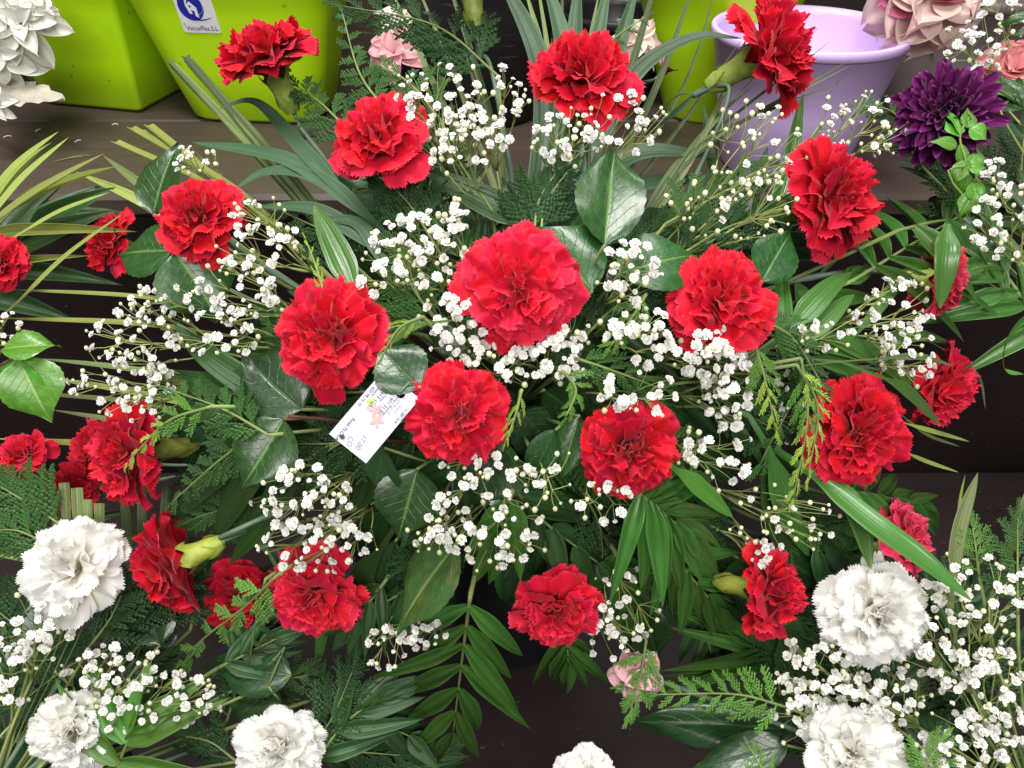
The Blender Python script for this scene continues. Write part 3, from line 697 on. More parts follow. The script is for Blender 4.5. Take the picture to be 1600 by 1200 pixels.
def frond(label, rach, n, length, width, mt='palm', d=None, doff=.03, foam=None, ang=(55, 18), sides=(1, -1), start=.15, nrm=(0, .3, 1), tipd=0.0, group=None, name="palm_frond", to_foam=True, taper=.45, seed=None, backw=None):
    """rach: pixel points of the rachis; length / width of the longest leaflets in pixels"""
    foam = FOAM if foam is None else foam; r = random.Random(seed if seed is not None else int(rach[0][0] * 3 + rach[0][1] * 7))
    ds = [(dome(*p[:2]) if d is None else d) + doff + tipd * k / max(1, len(rach) - 1) for k, p in enumerate(rach)]
    pts = spline([P(p[0], p[1], q) for p, q in zip(rach, ds)], 20)
    t = thing(name, label, "palm leaf", foam if to_foam else pts[0], group)
    mb = MB(); dm = sum(ds) / len(ds)
    if to_foam: mb.tube(bez([foam, foam.lerp(pts[0], .5) + SV(0, 0, -1) * .015, pts[0]], 8), .0019, 5)
    mb.tube(pts, lambda q: .0018 - .0011 * q, 5); part("rachis", mb.mesh("rachis_mesh", M['gtwig']), t)
    nn = SV(*nrm)
    for k in range(n):
        f = start + (1 - start) * k / max(1, n - 1); i = min(19, int(f * 20)); fr = f * 20 - i
        p = pts[i].lerp(pts[min(20, i + 1)], fr); tg = (pts[min(20, i + 1)] - pts[i - 1 if i else 0]).normalized(); sd = tg.cross(nn).normalized()
        for s in sides:
            if k == n - 1 and s == sides[-1] and len(sides) > 1: a = math.radians(r.uniform(-4, 4))
            else: a = math.radians(ang[0] + (ang[1] - ang[0]) * f + r.uniform(-9, 9))
            prof = (.68 + .32 * math.sin(math.pi * min(1, f * .8 + .15))) * (1 - taper * f)
            ln = length * dm / FPX * prof * r.uniform(.9, 1.08); w = width * dm / FPX * (.75 + .25 * prof) * r.uniform(.85, 1.12)
            dr = tg * math.cos(a) + sd * s * math.sin(a) + nn * r.uniform(-.22, .14) + Vector((0, 0, -1)) * r.uniform(.02, .22)
            part("leaflet", LEAFLET[mt][r.randrange(5)], t, frame(p, dr, nn + sd * s * r.uniform(.05, .4) + RIGHT * r.uniform(-.15, .15), w, ln, ln))
    return t
F = frond
F("feathery fresh palm frond hanging over the bare dark step", [(735, 930), (722, 1030), (708, 1145)], 7, 205, 30, doff=-.01, ang=(50, 26), start=.08, taper=.0, nrm=(0, .15, 1))
F("narrow palm leaflets hanging below the carnation over the step", [(885, 985), (888, 1035)], 4, 150, 20, doff=.03, ang=(48, 10), start=.2, taper=.1)
F("three broad palm leaflets between browned leaf and hanging carnation", [(800, 770), (785, 830)], 2, 190, 40, doff=.015, ang=(28, 12), start=.2, taper=.05)
F("broad palm frond draped below the carnation with florets", [(1000, 772), (1028, 795), (1068, 828)], 7, 205, 38, doff=.0, ang=(66, 10), start=.0, taper=.15, nrm=(.1, .35, 1))
F("palm frond filling the space left of the profile carnation's lime calyx", [(1020, 830), (1070, 890), (1120, 950)], 7, 150, 28, 'palm', doff=.03, ang=(55, 15), start=.05, taper=.2)
F("palm leaflets behind the thin spray over the pink lily", [(960, 860), (975, 920), (1000, 985)], 6, 120, 24, 'palm', doff=.05, ang=(50, 15), start=.05, taper=.2)
F("dark palm frond swept sideways under the tag carnation", [(800, 760), (850, 815), (935, 880)], 5, 130, 34, 'palm_dark', doff=.04, ang=(45, 12), taper=.2)
F("narrow palm fan above the fresh cedar sprig", [(1262, 1030), (1215, 1020), (1170, 1010)], 6, 230, 24, 'palm', doff=.025, ang=(34, 8), taper=.05, start=.0)
F("palm frond arching beside the carnation with green calyx", [(1330, 440), (1420, 385), (1545, 310)], 7, 215, 27, 'palm', doff=.03, ang=(62, 30), start=.2, taper=.3, nrm=(.1, .5, 1))
F("broad pale palm leaflets over the pinkish carnation", [(1405, 360), (1470, 345), (1500, 350)], 3, 160, 38, 'palm', doff=.0, ang=(75, 60), sides=(1,), taper=.1)
F("palm blades above the cream spray by brown step", [(1170, 560), (1250, 500), (1320, 440)], 4, 180, 34, 'palm', doff=.05, ang=(45, 15), taper=.2, start=.3)
F("palm frond spread below the big ruffled carnation", [(1290, 770), (1350, 770), (1440, 790)], 7, 155, 26, 'palm', doff=.03, ang=(55, 22), start=.25, taper=.25, nrm=(.1, .5, 1))
F("palm frond of the neighbouring bowl arching over bare riser", [(1640, 520), (1590, 470), (1540, 440)], 4, 180, 34, 'palm', d=.66, doff=0, foam=FOAM_R, ang=(70, 30), start=.1, taper=.2)
F("palm frond above the pinkish carnation under the chrysanthemum", [(1600, 470), (1560, 420), (1500, 400)], 4, 130, 30, 'palm', d=.66, doff=0, foam=FOAM_R, ang=(60, 20), start=.1, taper=.2)
F("fresh palm leaflets under the compact white carnation's spray", [(170, 1230), (195, 1170), (205, 1140)], 3, 190, 44, 'palm_lit', d=.60, doff=0, foam=FOAM_WL, ang=(80, 30), start=.3, taper=.15)
F("dark palm frond beside the lone white carnation", [(470, 1230), (530, 1140), (590, 1090)], 5, 150, 34, 'palm_dark', d=.64, doff=0, foam=FOAM_WL, ang=(50, 15), start=.0, taper=.2)
F("dark palm leaflets behind the white carnation at bare step", [(500, 1090), (570, 1120), (640, 1150)], 4, 120, 34, 'palm_dark', d=.68, doff=0, foam=FOAM_WL, ang=(40, 15), taper=.2)
F("yellow-edged palm blades of the neighbouring bowl over the shelf", [(-60, 430), (-20, 370), (20, 330)], 3, 230, 20, 'strip', d=.70, doff=0, foam=FOAM_L, ang=(38, 16), taper=.05, start=.0)
F("dark palm blades under the yellow-edged ones", [(-60, 450), (0, 400), (50, 360)], 5, 210, 46, 'palm_dark', d=.74, doff=0, foam=FOAM_L, ang=(40, 8), taper=.1, start=.0)
F("dark palm frond behind the wide white carnation", [(60, 880), (120, 800), (160, 760)], 5, 110, 26, 'palm_dark', d=.72, doff=0, foam=FOAM_L, ang=(40, 10))

LM = [(812, 447, "the largest red carnation"), (505, 525, "the broad carnation above the tag"), (715, 650, "the carnation overlapping the tag"), (988, 708, "the carnation carrying tiny florets"), (1133, 462, "the carnation over lime cedar"), (1350, 672, "the big ruffled carnation"), (585, 208, "the carnation in thick white spray"), (1322, 300, "the carnation below the lilac pot"), (305, 337, "the carnation nested in glossy leaves"), (487, 937, "the carnation next to browned leaf"), (870, 962, "the carnation hanging over bare step"), (1213, 930, "the profile carnation with lime calyx"), (260, 720, "the profile carnation under lime cedar"), (915, 250, "the upright pointed glossy leaf")]
def near(x, y): return min(LM, key=lambda m: (m[0] - x) ** 2 + (m[1] - y) ** 2)[2]
# radial filler: dark fronds behind the flowers
rf = random.Random(21); FILL_K = []
for k in range(30):
    a = k * 2 * math.pi / 30 + rf.uniform(-.08, .08); e = rf.uniform(.70, 1.0)
    if -1.15 > math.sin(a) * 1.2 - .2: e *= .8
    x0 = 790 + 150 * math.cos(a); y0 = 590 + 120 * math.sin(a); x1 = 790 + (470 * e) * math.cos(a); y1 = 600 + (330 * e) * math.sin(a)
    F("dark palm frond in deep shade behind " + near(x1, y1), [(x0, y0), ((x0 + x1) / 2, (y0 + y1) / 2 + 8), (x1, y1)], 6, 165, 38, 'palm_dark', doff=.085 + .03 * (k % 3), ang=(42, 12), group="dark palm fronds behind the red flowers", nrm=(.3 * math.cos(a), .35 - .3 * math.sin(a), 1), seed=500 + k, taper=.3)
for k in range(40):
    a = rf.uniform(0, 6.283); q = rf.uniform(.15, .95) if k < 26 else rf.uniform(0, .3); x = 790 + 430 * q * math.cos(a); y = 590 + 300 * q * math.sin(a); b = a + rf.uniform(-.7, .7); ln = rf.uniform(90, 130)
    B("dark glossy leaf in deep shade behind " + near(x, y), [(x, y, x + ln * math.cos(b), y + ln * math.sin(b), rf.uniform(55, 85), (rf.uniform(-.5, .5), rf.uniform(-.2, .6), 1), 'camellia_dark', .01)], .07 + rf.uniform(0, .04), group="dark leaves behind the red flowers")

LM2 = LM + [(105, 960, "the wide white carnation"), (105, 1150, "the compact white carnation"), (434, 1150, "the lone white carnation"), (1380, 962, "the full white carnation"), (1338, 1182, "the low white carnation"), (1520, 1060, "the wide open white spray"), (1490, 200, "the purple chrysanthemum"), (330, 1010, "the shaded red carnation"), (30, 420, "the neighbouring bowl's red carnation"), (640, 930, "the browned leaf")]
def near2(x, y): return min(LM2, key=lambda m: (m[0] - x) ** 2 + (m[1] - y) ** 2)[2]
rg = random.Random(77)
for (x0, x1, y0, y1, n_, d0, fo, tx, ty) in ((190, 430, 930, 1110, 13, .66, FOAM_WL, 150, 1300), (0, 190, 960, 1200, 8, .67, FOAM_WL, 150, 1300), (560, 720, 830, 960, 7, .60, FOAM, 800, 640), (1000, 1320, 760, 1010, 24, .64, FOAM, 900, 660), (1200, 1420, 1000, 1200, 8, .65, FOAM_WR, 1400, 1300), (1430, 1600, 900, 1200, 12, .64, FOAM_WR, 1450, 1300), (1480, 1600, 230, 430, 8, .70, FOAM_R, 1650, 500), (230, 420, 560, 800, 10, .66, FOAM, 800, 640), (540, 720, 250, 400, 7, .70, FOAM, 800, 640), (1000, 1260, 330, 430, 7, .68, FOAM, 850, 600), (480, 640, 1060, 1200, 4, .68, FOAM_WL, 200, 1300)):
    for k in range(n_):
        x = rg.uniform(x0, x1); y = rg.uniform(y0, y1); a = math.atan2(y - ty, x - tx) + rg.uniform(-.6, .6); ca, sa = math.cos(a), math.sin(a); dd_ = d0 + rg.uniform(-.01, .04); q = k % 3; nm = near2(x, y)
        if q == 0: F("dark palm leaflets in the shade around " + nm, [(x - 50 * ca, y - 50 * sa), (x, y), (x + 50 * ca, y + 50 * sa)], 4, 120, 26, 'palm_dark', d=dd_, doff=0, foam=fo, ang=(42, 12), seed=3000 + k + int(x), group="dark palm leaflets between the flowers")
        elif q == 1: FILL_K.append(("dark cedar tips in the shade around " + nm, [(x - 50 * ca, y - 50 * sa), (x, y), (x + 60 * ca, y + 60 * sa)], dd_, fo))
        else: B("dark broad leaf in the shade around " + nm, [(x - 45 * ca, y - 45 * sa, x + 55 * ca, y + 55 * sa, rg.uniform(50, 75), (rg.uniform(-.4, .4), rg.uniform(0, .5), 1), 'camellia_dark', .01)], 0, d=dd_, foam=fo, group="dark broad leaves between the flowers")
# ------------------------------------------------------------------ long blades
def blade(label, pts, width, mt, d=None, doff=.03, prof='lance', nrm=(0, .4, 1), fold=.25, twist=0.0, name="leaf_blade", cat="leaf blade", group=None, foam=None, dd=None, join=True, n=24):
    ds = dd if dd else [(dome(*p) if d is None else d) + doff for p in pts]
    P3 = [P(p[0], p[1], q) for p, q in zip(pts, ds)]
    sp = spline(P3, n); dm = sum(ds) / len(ds); w = width * dm / FPX; nn = SV(*nrm); L0 = 0
    if join and foam is not False:
        F0 = (FOAM if foam is None else foam); tg0 = (sp[0] - sp[1]).normalized(); D0 = (sp[0] - F0).length
        pre_ = bez([F0, F0.lerp(sp[0], .35), sp[0] + tg0 * D0 * .35, sp[0]], 8)
        sp = pre_[:-1] + sp; n = len(sp) - 1; L0 = sum((pre_[i + 1] - pre_[i]).length for i in range(8))
    P3 = [sp[0]]
    tot = sum((sp[i + 1] - sp[i]).length for i in range(n))
    cum = [0]
    for i in range(n): cum.append(cum[-1] + (sp[i + 1] - sp[i]).length)
    mb = MB()
    def fn(u, v):
        i = int(round(v * n)); p = sp[i]; tg = (sp[min(n, i + 1)] - sp[max(0, i - 1)]).normalized(); x = tg.cross(nn); x = x.normalized() if x.length > 1e-5 else tg.orthogonal().normalized(); z = x.cross(tg)
        s = cum[i]; q = max(0.0, (s - L0) / max(1e-6, tot - L0))
        pre = sm(L0 * .55, L0 * 1.15, s) if L0 else 1
        if prof == 'lance': ww = (.25 + .75 * sm(0, .35, q)) * max(0, 1 - q ** 3.0) ** .8 + .01
        elif prof == 'long': ww = (.55 + .45 * sm(0, .2, q)) * max(0, 1 - q ** 4) + .01
        else: ww = .75 + .25 * sm(0, .5, q)
        ww *= .12 + .88 * pre
        a = twist * q; uu = u * 2 - 1
        x2 = x * math.cos(a) + z * math.sin(a); z2 = z * math.cos(a) - x * math.sin(a)
        return p + x2 * (uu * w * .5 * ww) + z2 * (abs(uu) * fold * w * .5 * ww + .025 * w * math.cos(uu * 9) * ww)
    mb.grid(fn, 8, n)
    me = mb.mesh(name + "_mesh", M[mt]); base = P3[0]
    o = solo(name, me, label, cat, group); me.transform(Matrix.Translation(-base)); o.location = base
    return o
L = blade
# grey green blades upper left / centre
G1 = "grey green palm blades reaching over the brown shelf"
L("grey green blade bending left above the shelf by stickered pot", [(560, 330), (470, 230), (400, 160), (340, 170)], 26, 'greyleaf', doff=.08)
L("straight grey green blade pointing across the shelf to the pots", [(560, 330), (450, 250), (300, 222)], 28, 'greyleaf', doff=.08)
L("grey green blade arched over the nested carnation", [(600, 360), (500, 280), (420, 268), (362, 298)], 28, 'greyleaf', doff=.08)
L("grey green blade behind loose spray beside the nested carnation", [(600, 400), (500, 330), (400, 322)], 28, 'greyleaf', doff=.07)
L("dark green blade standing behind the broad carnation", [(560, 470), (530, 400), (490, 320)], 46, 'palm', doff=.06)
L("short grey blade behind white spray at largest carnation", [(600, 420), (560, 350), (490, 345)], 24, 'greyleaf', doff=.07)
# cut palm bundle to the upper left
for k in range(6):
    L("olive cut palm strip in the bundle leaning on the stickered pot", [(560 + 2 * k, 430), (430 + 5 * k, 280 - 1 * k), (262 + 9 * k - (k % 3) * 4, 95 - 2 * k + (k % 3) * 7)], 15, 'strip_dull' if k % 3 else 'strip_dark', dd=[.70, .74, .80], prof='cut', fold=.5, nrm=(.5 - .2 * k, .6, .7), group="cut palm strips leaning on the stickered pot", twist=.3 * (k % 3 - 1))
for k, (x, y) in enumerate(((205, 200), (218, 206), (232, 196), (180, 222))):
    L("light green cut palm strip lying along the brown shelf edge", [(520, 440), (370, 300 + 4 * k), (x, y)], 18, 'strip', dd=[.70, .74, .79], prof='cut', fold=.35, nrm=(.2, .8, .5), group="light cut palm strips at the shelf edge")
L("light green strip with ragged end behind upright glossy leaf", [(420, 420), (250, 310), (160, 242)], 20, 'strip_dull', dd=[.70, .73, .78], prof='long', fold=.4)
L("light green strip under the upright glossy leaf", [(420, 430), (230, 320), (118, 268)], 20, 'strip', dd=[.70, .73, .77], prof='long', fold=.4)
for k, (y0, x1, y1, w) in enumerate(((520, 0, 497, 15), (600, 60, 560, 14), (640, 70, 590, 15), (690, 80, 640, 14), (720, -10, 685, 16), (650, 20, 612, 12), (480, 5, 452, 12))):
    L("yellow-green palm strip lying flat across the black gap", [(330, y0), (200, (y0 + y1) / 2 - 4), (x1, y1)], w, 'strip' if k % 2 == 0 else 'strip_dull', d=.70 + .012 * (k % 3), doff=0, prof='long', fold=.2, nrm=(0, .8, .5), group="palm strips across the black gap", twist=.2)
for k, (x0, y0, x1, y1) in enumerate(((-20, 310, 92, 205), (-20, 345, 108, 214), (-20, 352, 162, 240), (30, 470, 190, 335), (40, 360, 172, 300))):
    L("slim yellow-green palm blade of the neighbouring bowl over the shelf", [(x0, y0), ((x0 + x1) / 2 - 8, (y0 + y1) / 2 - 2), (x1, y1)], 12 if k < 3 else 8, 'strip', d=.68, doff=0, prof='long', foam=FOAM_L, fold=.4, nrm=(.2, .5, 1), group="slim palm blades over the shelf")
for k, (x, h) in enumerate(((88, 62), (104, 78), (122, 70), (140, 52), (156, 46))):
    L("cut olive palm stub above the wide white carnation", [(x + 2, 838), (x + 1, 800), (x - 3 + k, 838 - h - 6)], 17, 'strip_dull', d=.64, doff=0, prof='cut', foam=FOAM_WL, fold=.5, nrm=(.3 * (k % 3 - 1), .2, 1), group="cut palm stubs above the white carnation")
for k, (x0, y0, x1, y1) in enumerate(((225, 930, 222, 752), (250, 900, 262, 755), (300, 840, 310, 765), (205, 900, 195, 770))):
    L("dark olive palm stub standing in the black gap", [(x0, y0), ((x0 + x1) / 2, (y0 + y1) / 2), (x1, y1)], 15, 'strip_dark', d=.70, doff=0, prof='cut', foam=FOAM_WL, fold=.4, group="palm stubs in the black gap")
# top centre: upright fan
for k, (x1, y1, w, mt, xm, ym) in enumerate(((600, -40, 11, 'strip_dull', 700, 180), (640, -50, 10, 'strip_dull', 730, 170), (690, -60, 12, 'strip_dark', 760, 160), (770, -60, 40, 'greyleaf', 850, 130),
        (845, -60, 40, 'greyleaf', 885, 130), (815, -40, 14, 'strip_dull', 858, 150), (835, -60, 10, 'strip_dull', 862, 160), (880, -60, 10, 'strip_dark', 872, 150), (905, -50, 38, 'greyleaf', 890, 140),
        (955, -50, 34, 'greyleaf', 915, 150), (1000, -40, 34, 'greyleaf', 940, 160), (1035, -60, 16, 'strip_dark', 965, 170), (1090, -40, 12, 'strip_dark', 1010, 170), (1130, -60, 6, 'strip_dark', 1060, 150),
        (720, 60, 11, 'strip_dull', 770, 220), (905, 40, 9, 'strip_dark', 880, 200), (1160, 60, 7, 'strip_dark', 1030, 240), (940, -30, 10, 'strip_dull', 902, 160))):
    big = w > 30
    L("wide grey green palm blade standing behind the domed carnation" if big else "narrow olive palm strip standing behind the domed carnation", [(840 + (x1 - 860) * .12, 420), (xm, ym), (x1, y1)], w, mt, dd=[.72, .77, .82], prof='long', fold=.4, nrm=(.25 * math.sin(k * 2.1), .2, 1), group="wide blades behind the domed carnation" if big else "narrow strips behind the domed carnation")
L("grey green blade arching over to the lilac pot", [(930, 250), (990, 120), (1080, 60), (1160, 60)], 30, 'greyleaf', dd=[.73, .74, .74, .73], prof='lance', fold=.3)
L("dark blade slanting down behind the thick white spray", [(860, 350), (790, 330), (660, 265)], 56, 'palm_dark', doff=.07)
L("wide grey green blade lying behind the pointed glossy leaf", [(900, 300), (1000, 240), (1120, 245)], 42, 'greyleaf', dd=[.74, .73, .74], nrm=(0, .6, .8))
L("grey green blade under the pointed glossy leaf tip", [(900, 340), (1000, 290), (1130, 280)], 38, 'greyleaf', dd=[.74, .74, .75], nrm=(0, .6, .8))
L("grey green blade beside sparse budded spray", [(1120, 420), (1160, 330), (1200, 230)], 30, 'greyleaf', dd=[.70, .71, .72])
L("dark green blade standing before the lilac pot", [(1150, 440), (1220, 310), (1255, 145)], 34, 'palm', dd=[.70, .71, .72])
L("small dark blade between the lime and lilac pots", [(1120, 340), (1112, 250), (1098, 160)], 18, 'palm_dark', dd=[.73, .75, .77])
for k, (x1, y1, w) in enumerate(((1180, 30, 9), (1330, 92, 8), (1332, 100, 6), (1300, 62, 6), (1200, 95, 6), (1335, 118, 5), (1310, 135, 5), (1180, 130, 6))):
    L("thin palm strip leaning across the lilac pot", [(960, 420), (1080, 250 - k * 3), (x1, y1)], w, 'strip_dark' if k % 2 else 'strip_dull', dd=[.72, .73, .74 + .01 * (k % 2)], prof='long', fold=.3, group="thin strips across the lilac pot", nrm=(.2, .5, .8))
# right side
L("broad pale palm leaflet crossing the pinkish carnation", [(1480, 350), (1478, 400), (1468, 482)], 42, 'palm', dd=[.60, .59, .60], foam=False, join=False)
L("long palm blade lying above the full white carnation", [(1275, 745), (1360, 815), (1440, 873), (1520, 940)], 42, 'palm', dd=[.60, .57, .555, .55], nrm=(.25, .35, .9), prof='long')
L("palm blade drooping beside the long one", [(1270, 745), (1330, 790), (1362, 890)], 44, 'palm', dd=[.61, .585, .58], nrm=(.2, .3, 1))
L("upright olive strip on the brown lower step", [(1488, 900), (1500, 820), (1528, 738)], 24, 'strip_dull', d=.60, doff=0, foam=FOAM_WR, prof='long')
L("slanting olive strip beside the cedar at the step", [(1560, 900), (1590, 820), (1625, 740)], 20, 'strip_dull', d=.60, doff=0, foam=FOAM_WR, prof='cut')
L("thin dry curled strip standing on the lower step", [(1495, 830), (1500, 780), (1508, 742)], 5, 'strip', d=.62, doff=0, foam=FOAM_WR, prof='long')
L("curled fresh palm blade looping over the bare riser", [(1640, 470), (1578, 520), (1568, 575), (1600, 585)], 22, 'palm_lit', d=.62, doff=0, foam=FOAM_R, nrm=(1, .2, .6))
L("green blade crossing the loose carnation in profile", [(1380, 590), (1420, 615), (1470, 665)], 28, 'palm', doff=-.01, nrm=(.2, .4, 1))
L("short olive blade over the loose carnation", [(1380, 560), (1440, 558), (1490, 572)], 14, 'strip_dark', doff=-.02, nrm=(.1, .5, 1))
L("slim yellowish blade pointing over the brown step edge", [(1410, 660), (1450, 672), (1515, 690)], 9, 'strip', doff=.03)
L("second slim blade under the loose carnation", [(1410, 650), (1450, 680), (1500, 698)], 7, 'strip_dull', doff=.04)
L("thin hooked blade right beside the loose carnation", [(1500, 560), (1530, 590), (1540, 640)], 6, 'strip_dark', doff=.02)
L("slim blade pointing out beneath the big ruffled carnation", [(1410, 705), (1450, 722), (1498, 738)], 8, 'strip', doff=.03)
for k, (pts, w) in enumerate((([(1230, 520), (1290, 455), (1330, 425)], 40), ([(1250, 540), (1310, 480), (1335, 460)], 34), ([(1270, 520), (1370, 560), (1440, 620)], 42), ([(1260, 560), (1330, 580), (1360, 640)], 38), ([(1350, 560), (1420, 525), (1485, 535)], 30), ([(1200, 700), (1230, 800), (1265, 870)], 50), ([(1340, 520), (1400, 450), (1430, 440)], 20))):
    L("plain green palm blade wedged behind the cream fan of spray", pts, w, 'palm', doff=.035, nrm=(0, .5, 1), group="palm blades behind the cream spray", prof='lance')
L("wide palm blade standing in deep shade under lime cedar", [(1190, 720), (1215, 800), (1225, 880)], 58, 'palm_dark', doff=.04)
for k, (pts, w) in enumerate((([(480, 620), (400, 680), (260, 820)], 60), ([(450, 640), (380, 760), (330, 850)], 60), ([(480, 700), (420, 800), (360, 880)], 50), ([(500, 580), (330, 640), (180, 660)], 46), ([(500, 560), (350, 600), (240, 580)], 50), ([(450, 640), (330, 560), (270, 500)], 46), ([(600, 850), (560, 920), (545, 1010)], 40), ([(620, 880), (600, 960), (560, 1040)], 36), ([(440, 900), (500, 960), (495, 1050)], 24))):
    L("shaded broad palm blade in the dark flank of the bouquet", pts, w, 'palm_dark' if k < 8 else 'palm', doff=.06, group="shaded blades in the bouquet's flank")
L("dark blade rising behind the white spray at chrysanthemum", [(1600, 215), (1560, 195), (1520, 200)], 26, 'greyleaf', d=.70, doff=0, foam=FOAM_R)
L("fresh single leaf pointing down beside the carnation with florets", [(1050, 730), (1090, 760), (1145, 808)], 34, 'palm_lit', doff=.0)
L("small fresh leaf beside lime cedar under broad carnation", [(670, 505), (640, 512), (605, 540)], 20, 'palm_lit', doff=.01)

# ------------------------------------------------------------------ cedar
def branchlet_mesh(seed, mt):
    r = random.Random(seed); mb = MB(); N = 7; Z = Vector((0, 0, 1)); bend = r.uniform(-.2, .2); dr = r.uniform(.05, .25)
    def q(v): return Vector((bend * v * v, v, -dr * v * v))
    for k in range(8): mb.spike(q(k / 8 - .02), q((k + 1.3) / 8), .042, Z, .6)
    for k in range(1, N + 1):
        v = k / (N + 1.2); ln = .36 * (1 - .62 * v) * r.uniform(.75, 1.2)
        for s in (1, -1):
            a = math.radians(r.uniform(26, 42)); a0 = q(v + .03 * s); e = a0 + Vector((s * math.sin(a) * ln, math.cos(a) * ln, r.uniform(-.05, .05)))
            for f0, f1, w in ((0, .45, .044), (.3, .75, .044), (.6, 1.08, .040)): mb.spike(a0.lerp(e, f0), a0.lerp(e, f1), w * r.uniform(.85, 1.1), Z, .6)
    return mb.mesh("branchlet_mesh", M[mt], False)
BR = {k: [branchlet_mesh(i, k) for i in range(4)] for k in ('cedar', 'cedar_dark', 'cedar_lit', 'cedar_lime')}
def cedar(label, pts, n, length, mt='cedar', doff=.02, d=None, foam=None, ang=(48, 25), nrm=(0, .2, 1), group=None, wid=1.0, tipmt=None, join=True, seed=None, start=.1):
    foam = FOAM if foam is None else foam; r = random.Random(seed if seed is not None else int(pts[0][0] * 5 + pts[0][1] * 3))
    ds = [(dome(*p) if d is None else d) + doff for p in pts]; sp = spline([P(p[0], p[1], q) for p, q in zip(pts, ds)], 20); dm = sum(ds) / len(ds)
    t = thing("cedar_sprig", label, "cedar sprig", foam if join else sp[0], group); mb = MB()
    if join: mb.tube(bez([foam, foam.lerp(sp[0], .5) + SV(0, 0, -1) * .015, sp[0]], 6), .0014, 5)
    mb.tube(sp, lambda q: .0013 - .0008 * q, 5); part("stem", mb.mesh("cedar_stem_mesh", M['gtwig']), t); nn = SV(*nrm)
    n = int(n * 1.4)
    for k in range(n):
        f = start + (1 - start) * k / max(1, n - 1); i = min(19, int(f * 20)); p = sp[i].lerp(sp[i + 1], f * 20 - i); tg = (sp[i + 1] - sp[max(0, i - 1)]).normalized(); sd = tg.cross(nn).normalized()
        s = 1 if k % 2 else -1; a = math.radians(ang[0] + (ang[1] - ang[0]) * f + r.uniform(-8, 8))
        if k == n - 1: a = 0
        ln = length * dm / FPX * (1 - .55 * f) * r.uniform(.85, 1.12)
        dr = tg * math.cos(a) + sd * s * math.sin(a) + nn * r.uniform(-.2, .15)
        m2 = tipmt if (tipmt and f > .5) else mt
        part("branchlet", BR[m2][r.randrange(4)], t, frame(p, dr, nn + sd * s * .3, ln * wid * .9, ln, ln))
    return t
K = cedar
K("lime cedar tip hanging under the carnation beside dense spray", [(1178, 535), (1195, 590), (1212, 672)], 9, 60, 'cedar_lit', doff=-.01, tipmt='cedar_lime', ang=(35, 18), wid=.8)
K("long lime cedar tip hanging left of the big ruffled carnation", [(1252, 560), (1262, 650), (1240, 778)], 11, 66, 'cedar_lit', doff=-.01, tipmt='cedar_lime', ang=(32, 16), wid=.7)
K("second lime cedar tip crossing over the ruffled carnation's edge", [(1245, 570), (1278, 640), (1262, 745)], 9, 56, 'cedar_lime', doff=-.015, ang=(30, 15), wid=.7)
K("dark cedar tress hanging behind the lime tips", [(1200, 520), (1260, 570), (1190, 720)], 12, 90, 'cedar', doff=.03)
K("cedar tress flowing from the carnation beside the dense spray", [(1190, 500), (1240, 530), (1290, 610)], 10, 80, 'cedar', doff=.01)
K("lime cedar tip laid over the carnation in profile", [(330, 635), (260, 660), (200, 722)], 9, 66, 'cedar_lit', doff=-.02, tipmt='cedar_lime', ang=(30, 15), wid=.75)
K("green cedar spray above the lime tip and dark blades", [(420, 680), (350, 640), (270, 610)], 10, 80, 'cedar', doff=.0)
K("green cedar tip pointing down into black gap", [(380, 690), (330, 730), (268, 785)], 10, 66, 'cedar', doff=.01)
K("fresh cedar sprig crossing the shaded carnation", [(432, 900), (380, 950), (300, 1015), (275, 1075)], 12, 72, 'cedar_lit', doff=-.015, ang=(40, 20))
K("short cedar tip hanging over the shaded carnation", [(415, 905), (402, 960), (390, 1030)], 7, 44, 'cedar', doff=-.01)
K("lime cedar sprig curling between tag and broad carnation", [(660, 495), (622, 515), (590, 570)], 8, 40, 'cedar_lime', doff=-.01, wid=.5, ang=(25, 10))
K("thin lime cedar tip rising behind the broad carnation", [(510, 470), (495, 420), (478, 375)], 6, 36, 'cedar_lime', doff=.0, wid=.5, ang=(25, 10))
K("cedar sprig beneath the largest carnation amid white spray", [(900, 560), (960, 580), (1040, 610)], 9, 70, 'cedar', doff=.02)
K("fresh cedar tip between the largest carnation and dense spray", [(1010, 460), (985, 500), (955, 540)], 8, 50, 'cedar_lit', doff=.015)
K("fresh cedar tip dangling below white spray under largest carnation", [(880, 580), (900, 610), (885, 650)], 7, 44, 'cedar_lit', doff=.005)
K("lime cedar tip beside the tag carnation's edge", [(815, 610), (805, 650), (790, 690)], 6, 40, 'cedar_lime', doff=.0, wid=.5, ang=(25, 10))
K("feathered fresh cedar sprig beside the pink lily", [(1230, 1105), (1150, 1085), (1030, 1085)], 14, 62, 'cedar_lit', d=.60, doff=0, foam=FOAM_WR, ang=(62, 40))
K("cedar sprig lying over the pink lily", [(1010, 1000), (1000, 1060), (985, 1110)], 9, 62, 'cedar_lit', d=.60, doff=0, foam=FOAM, ang=(50, 25))
K("tall cedar tip before the brown board by stickered pot", [(600, 170), (560, 110), (535, 20)], 12, 62, 'cedar', doff=.04)
K("cedar branch arching above the pink wrapped lily", [(780, 120), (680, 40), (540, 10)], 13, 110, 'cedar_dark', doff=.06)
K("short cedar tips pointing up over the wrapped lily", [(690, 190), (640, 130), (590, 100)], 9, 80, 'cedar', doff=.05)
K("cedar sprig between two red carnations and thin stems", [(560, 220), (500, 160), (455, 130)], 10, 80, 'cedar', doff=.06)
K("broad cedar frond behind white spray over dark blades", [(690, 400), (640, 320), (590, 270)], 12, 110, 'cedar_dark', doff=.05)
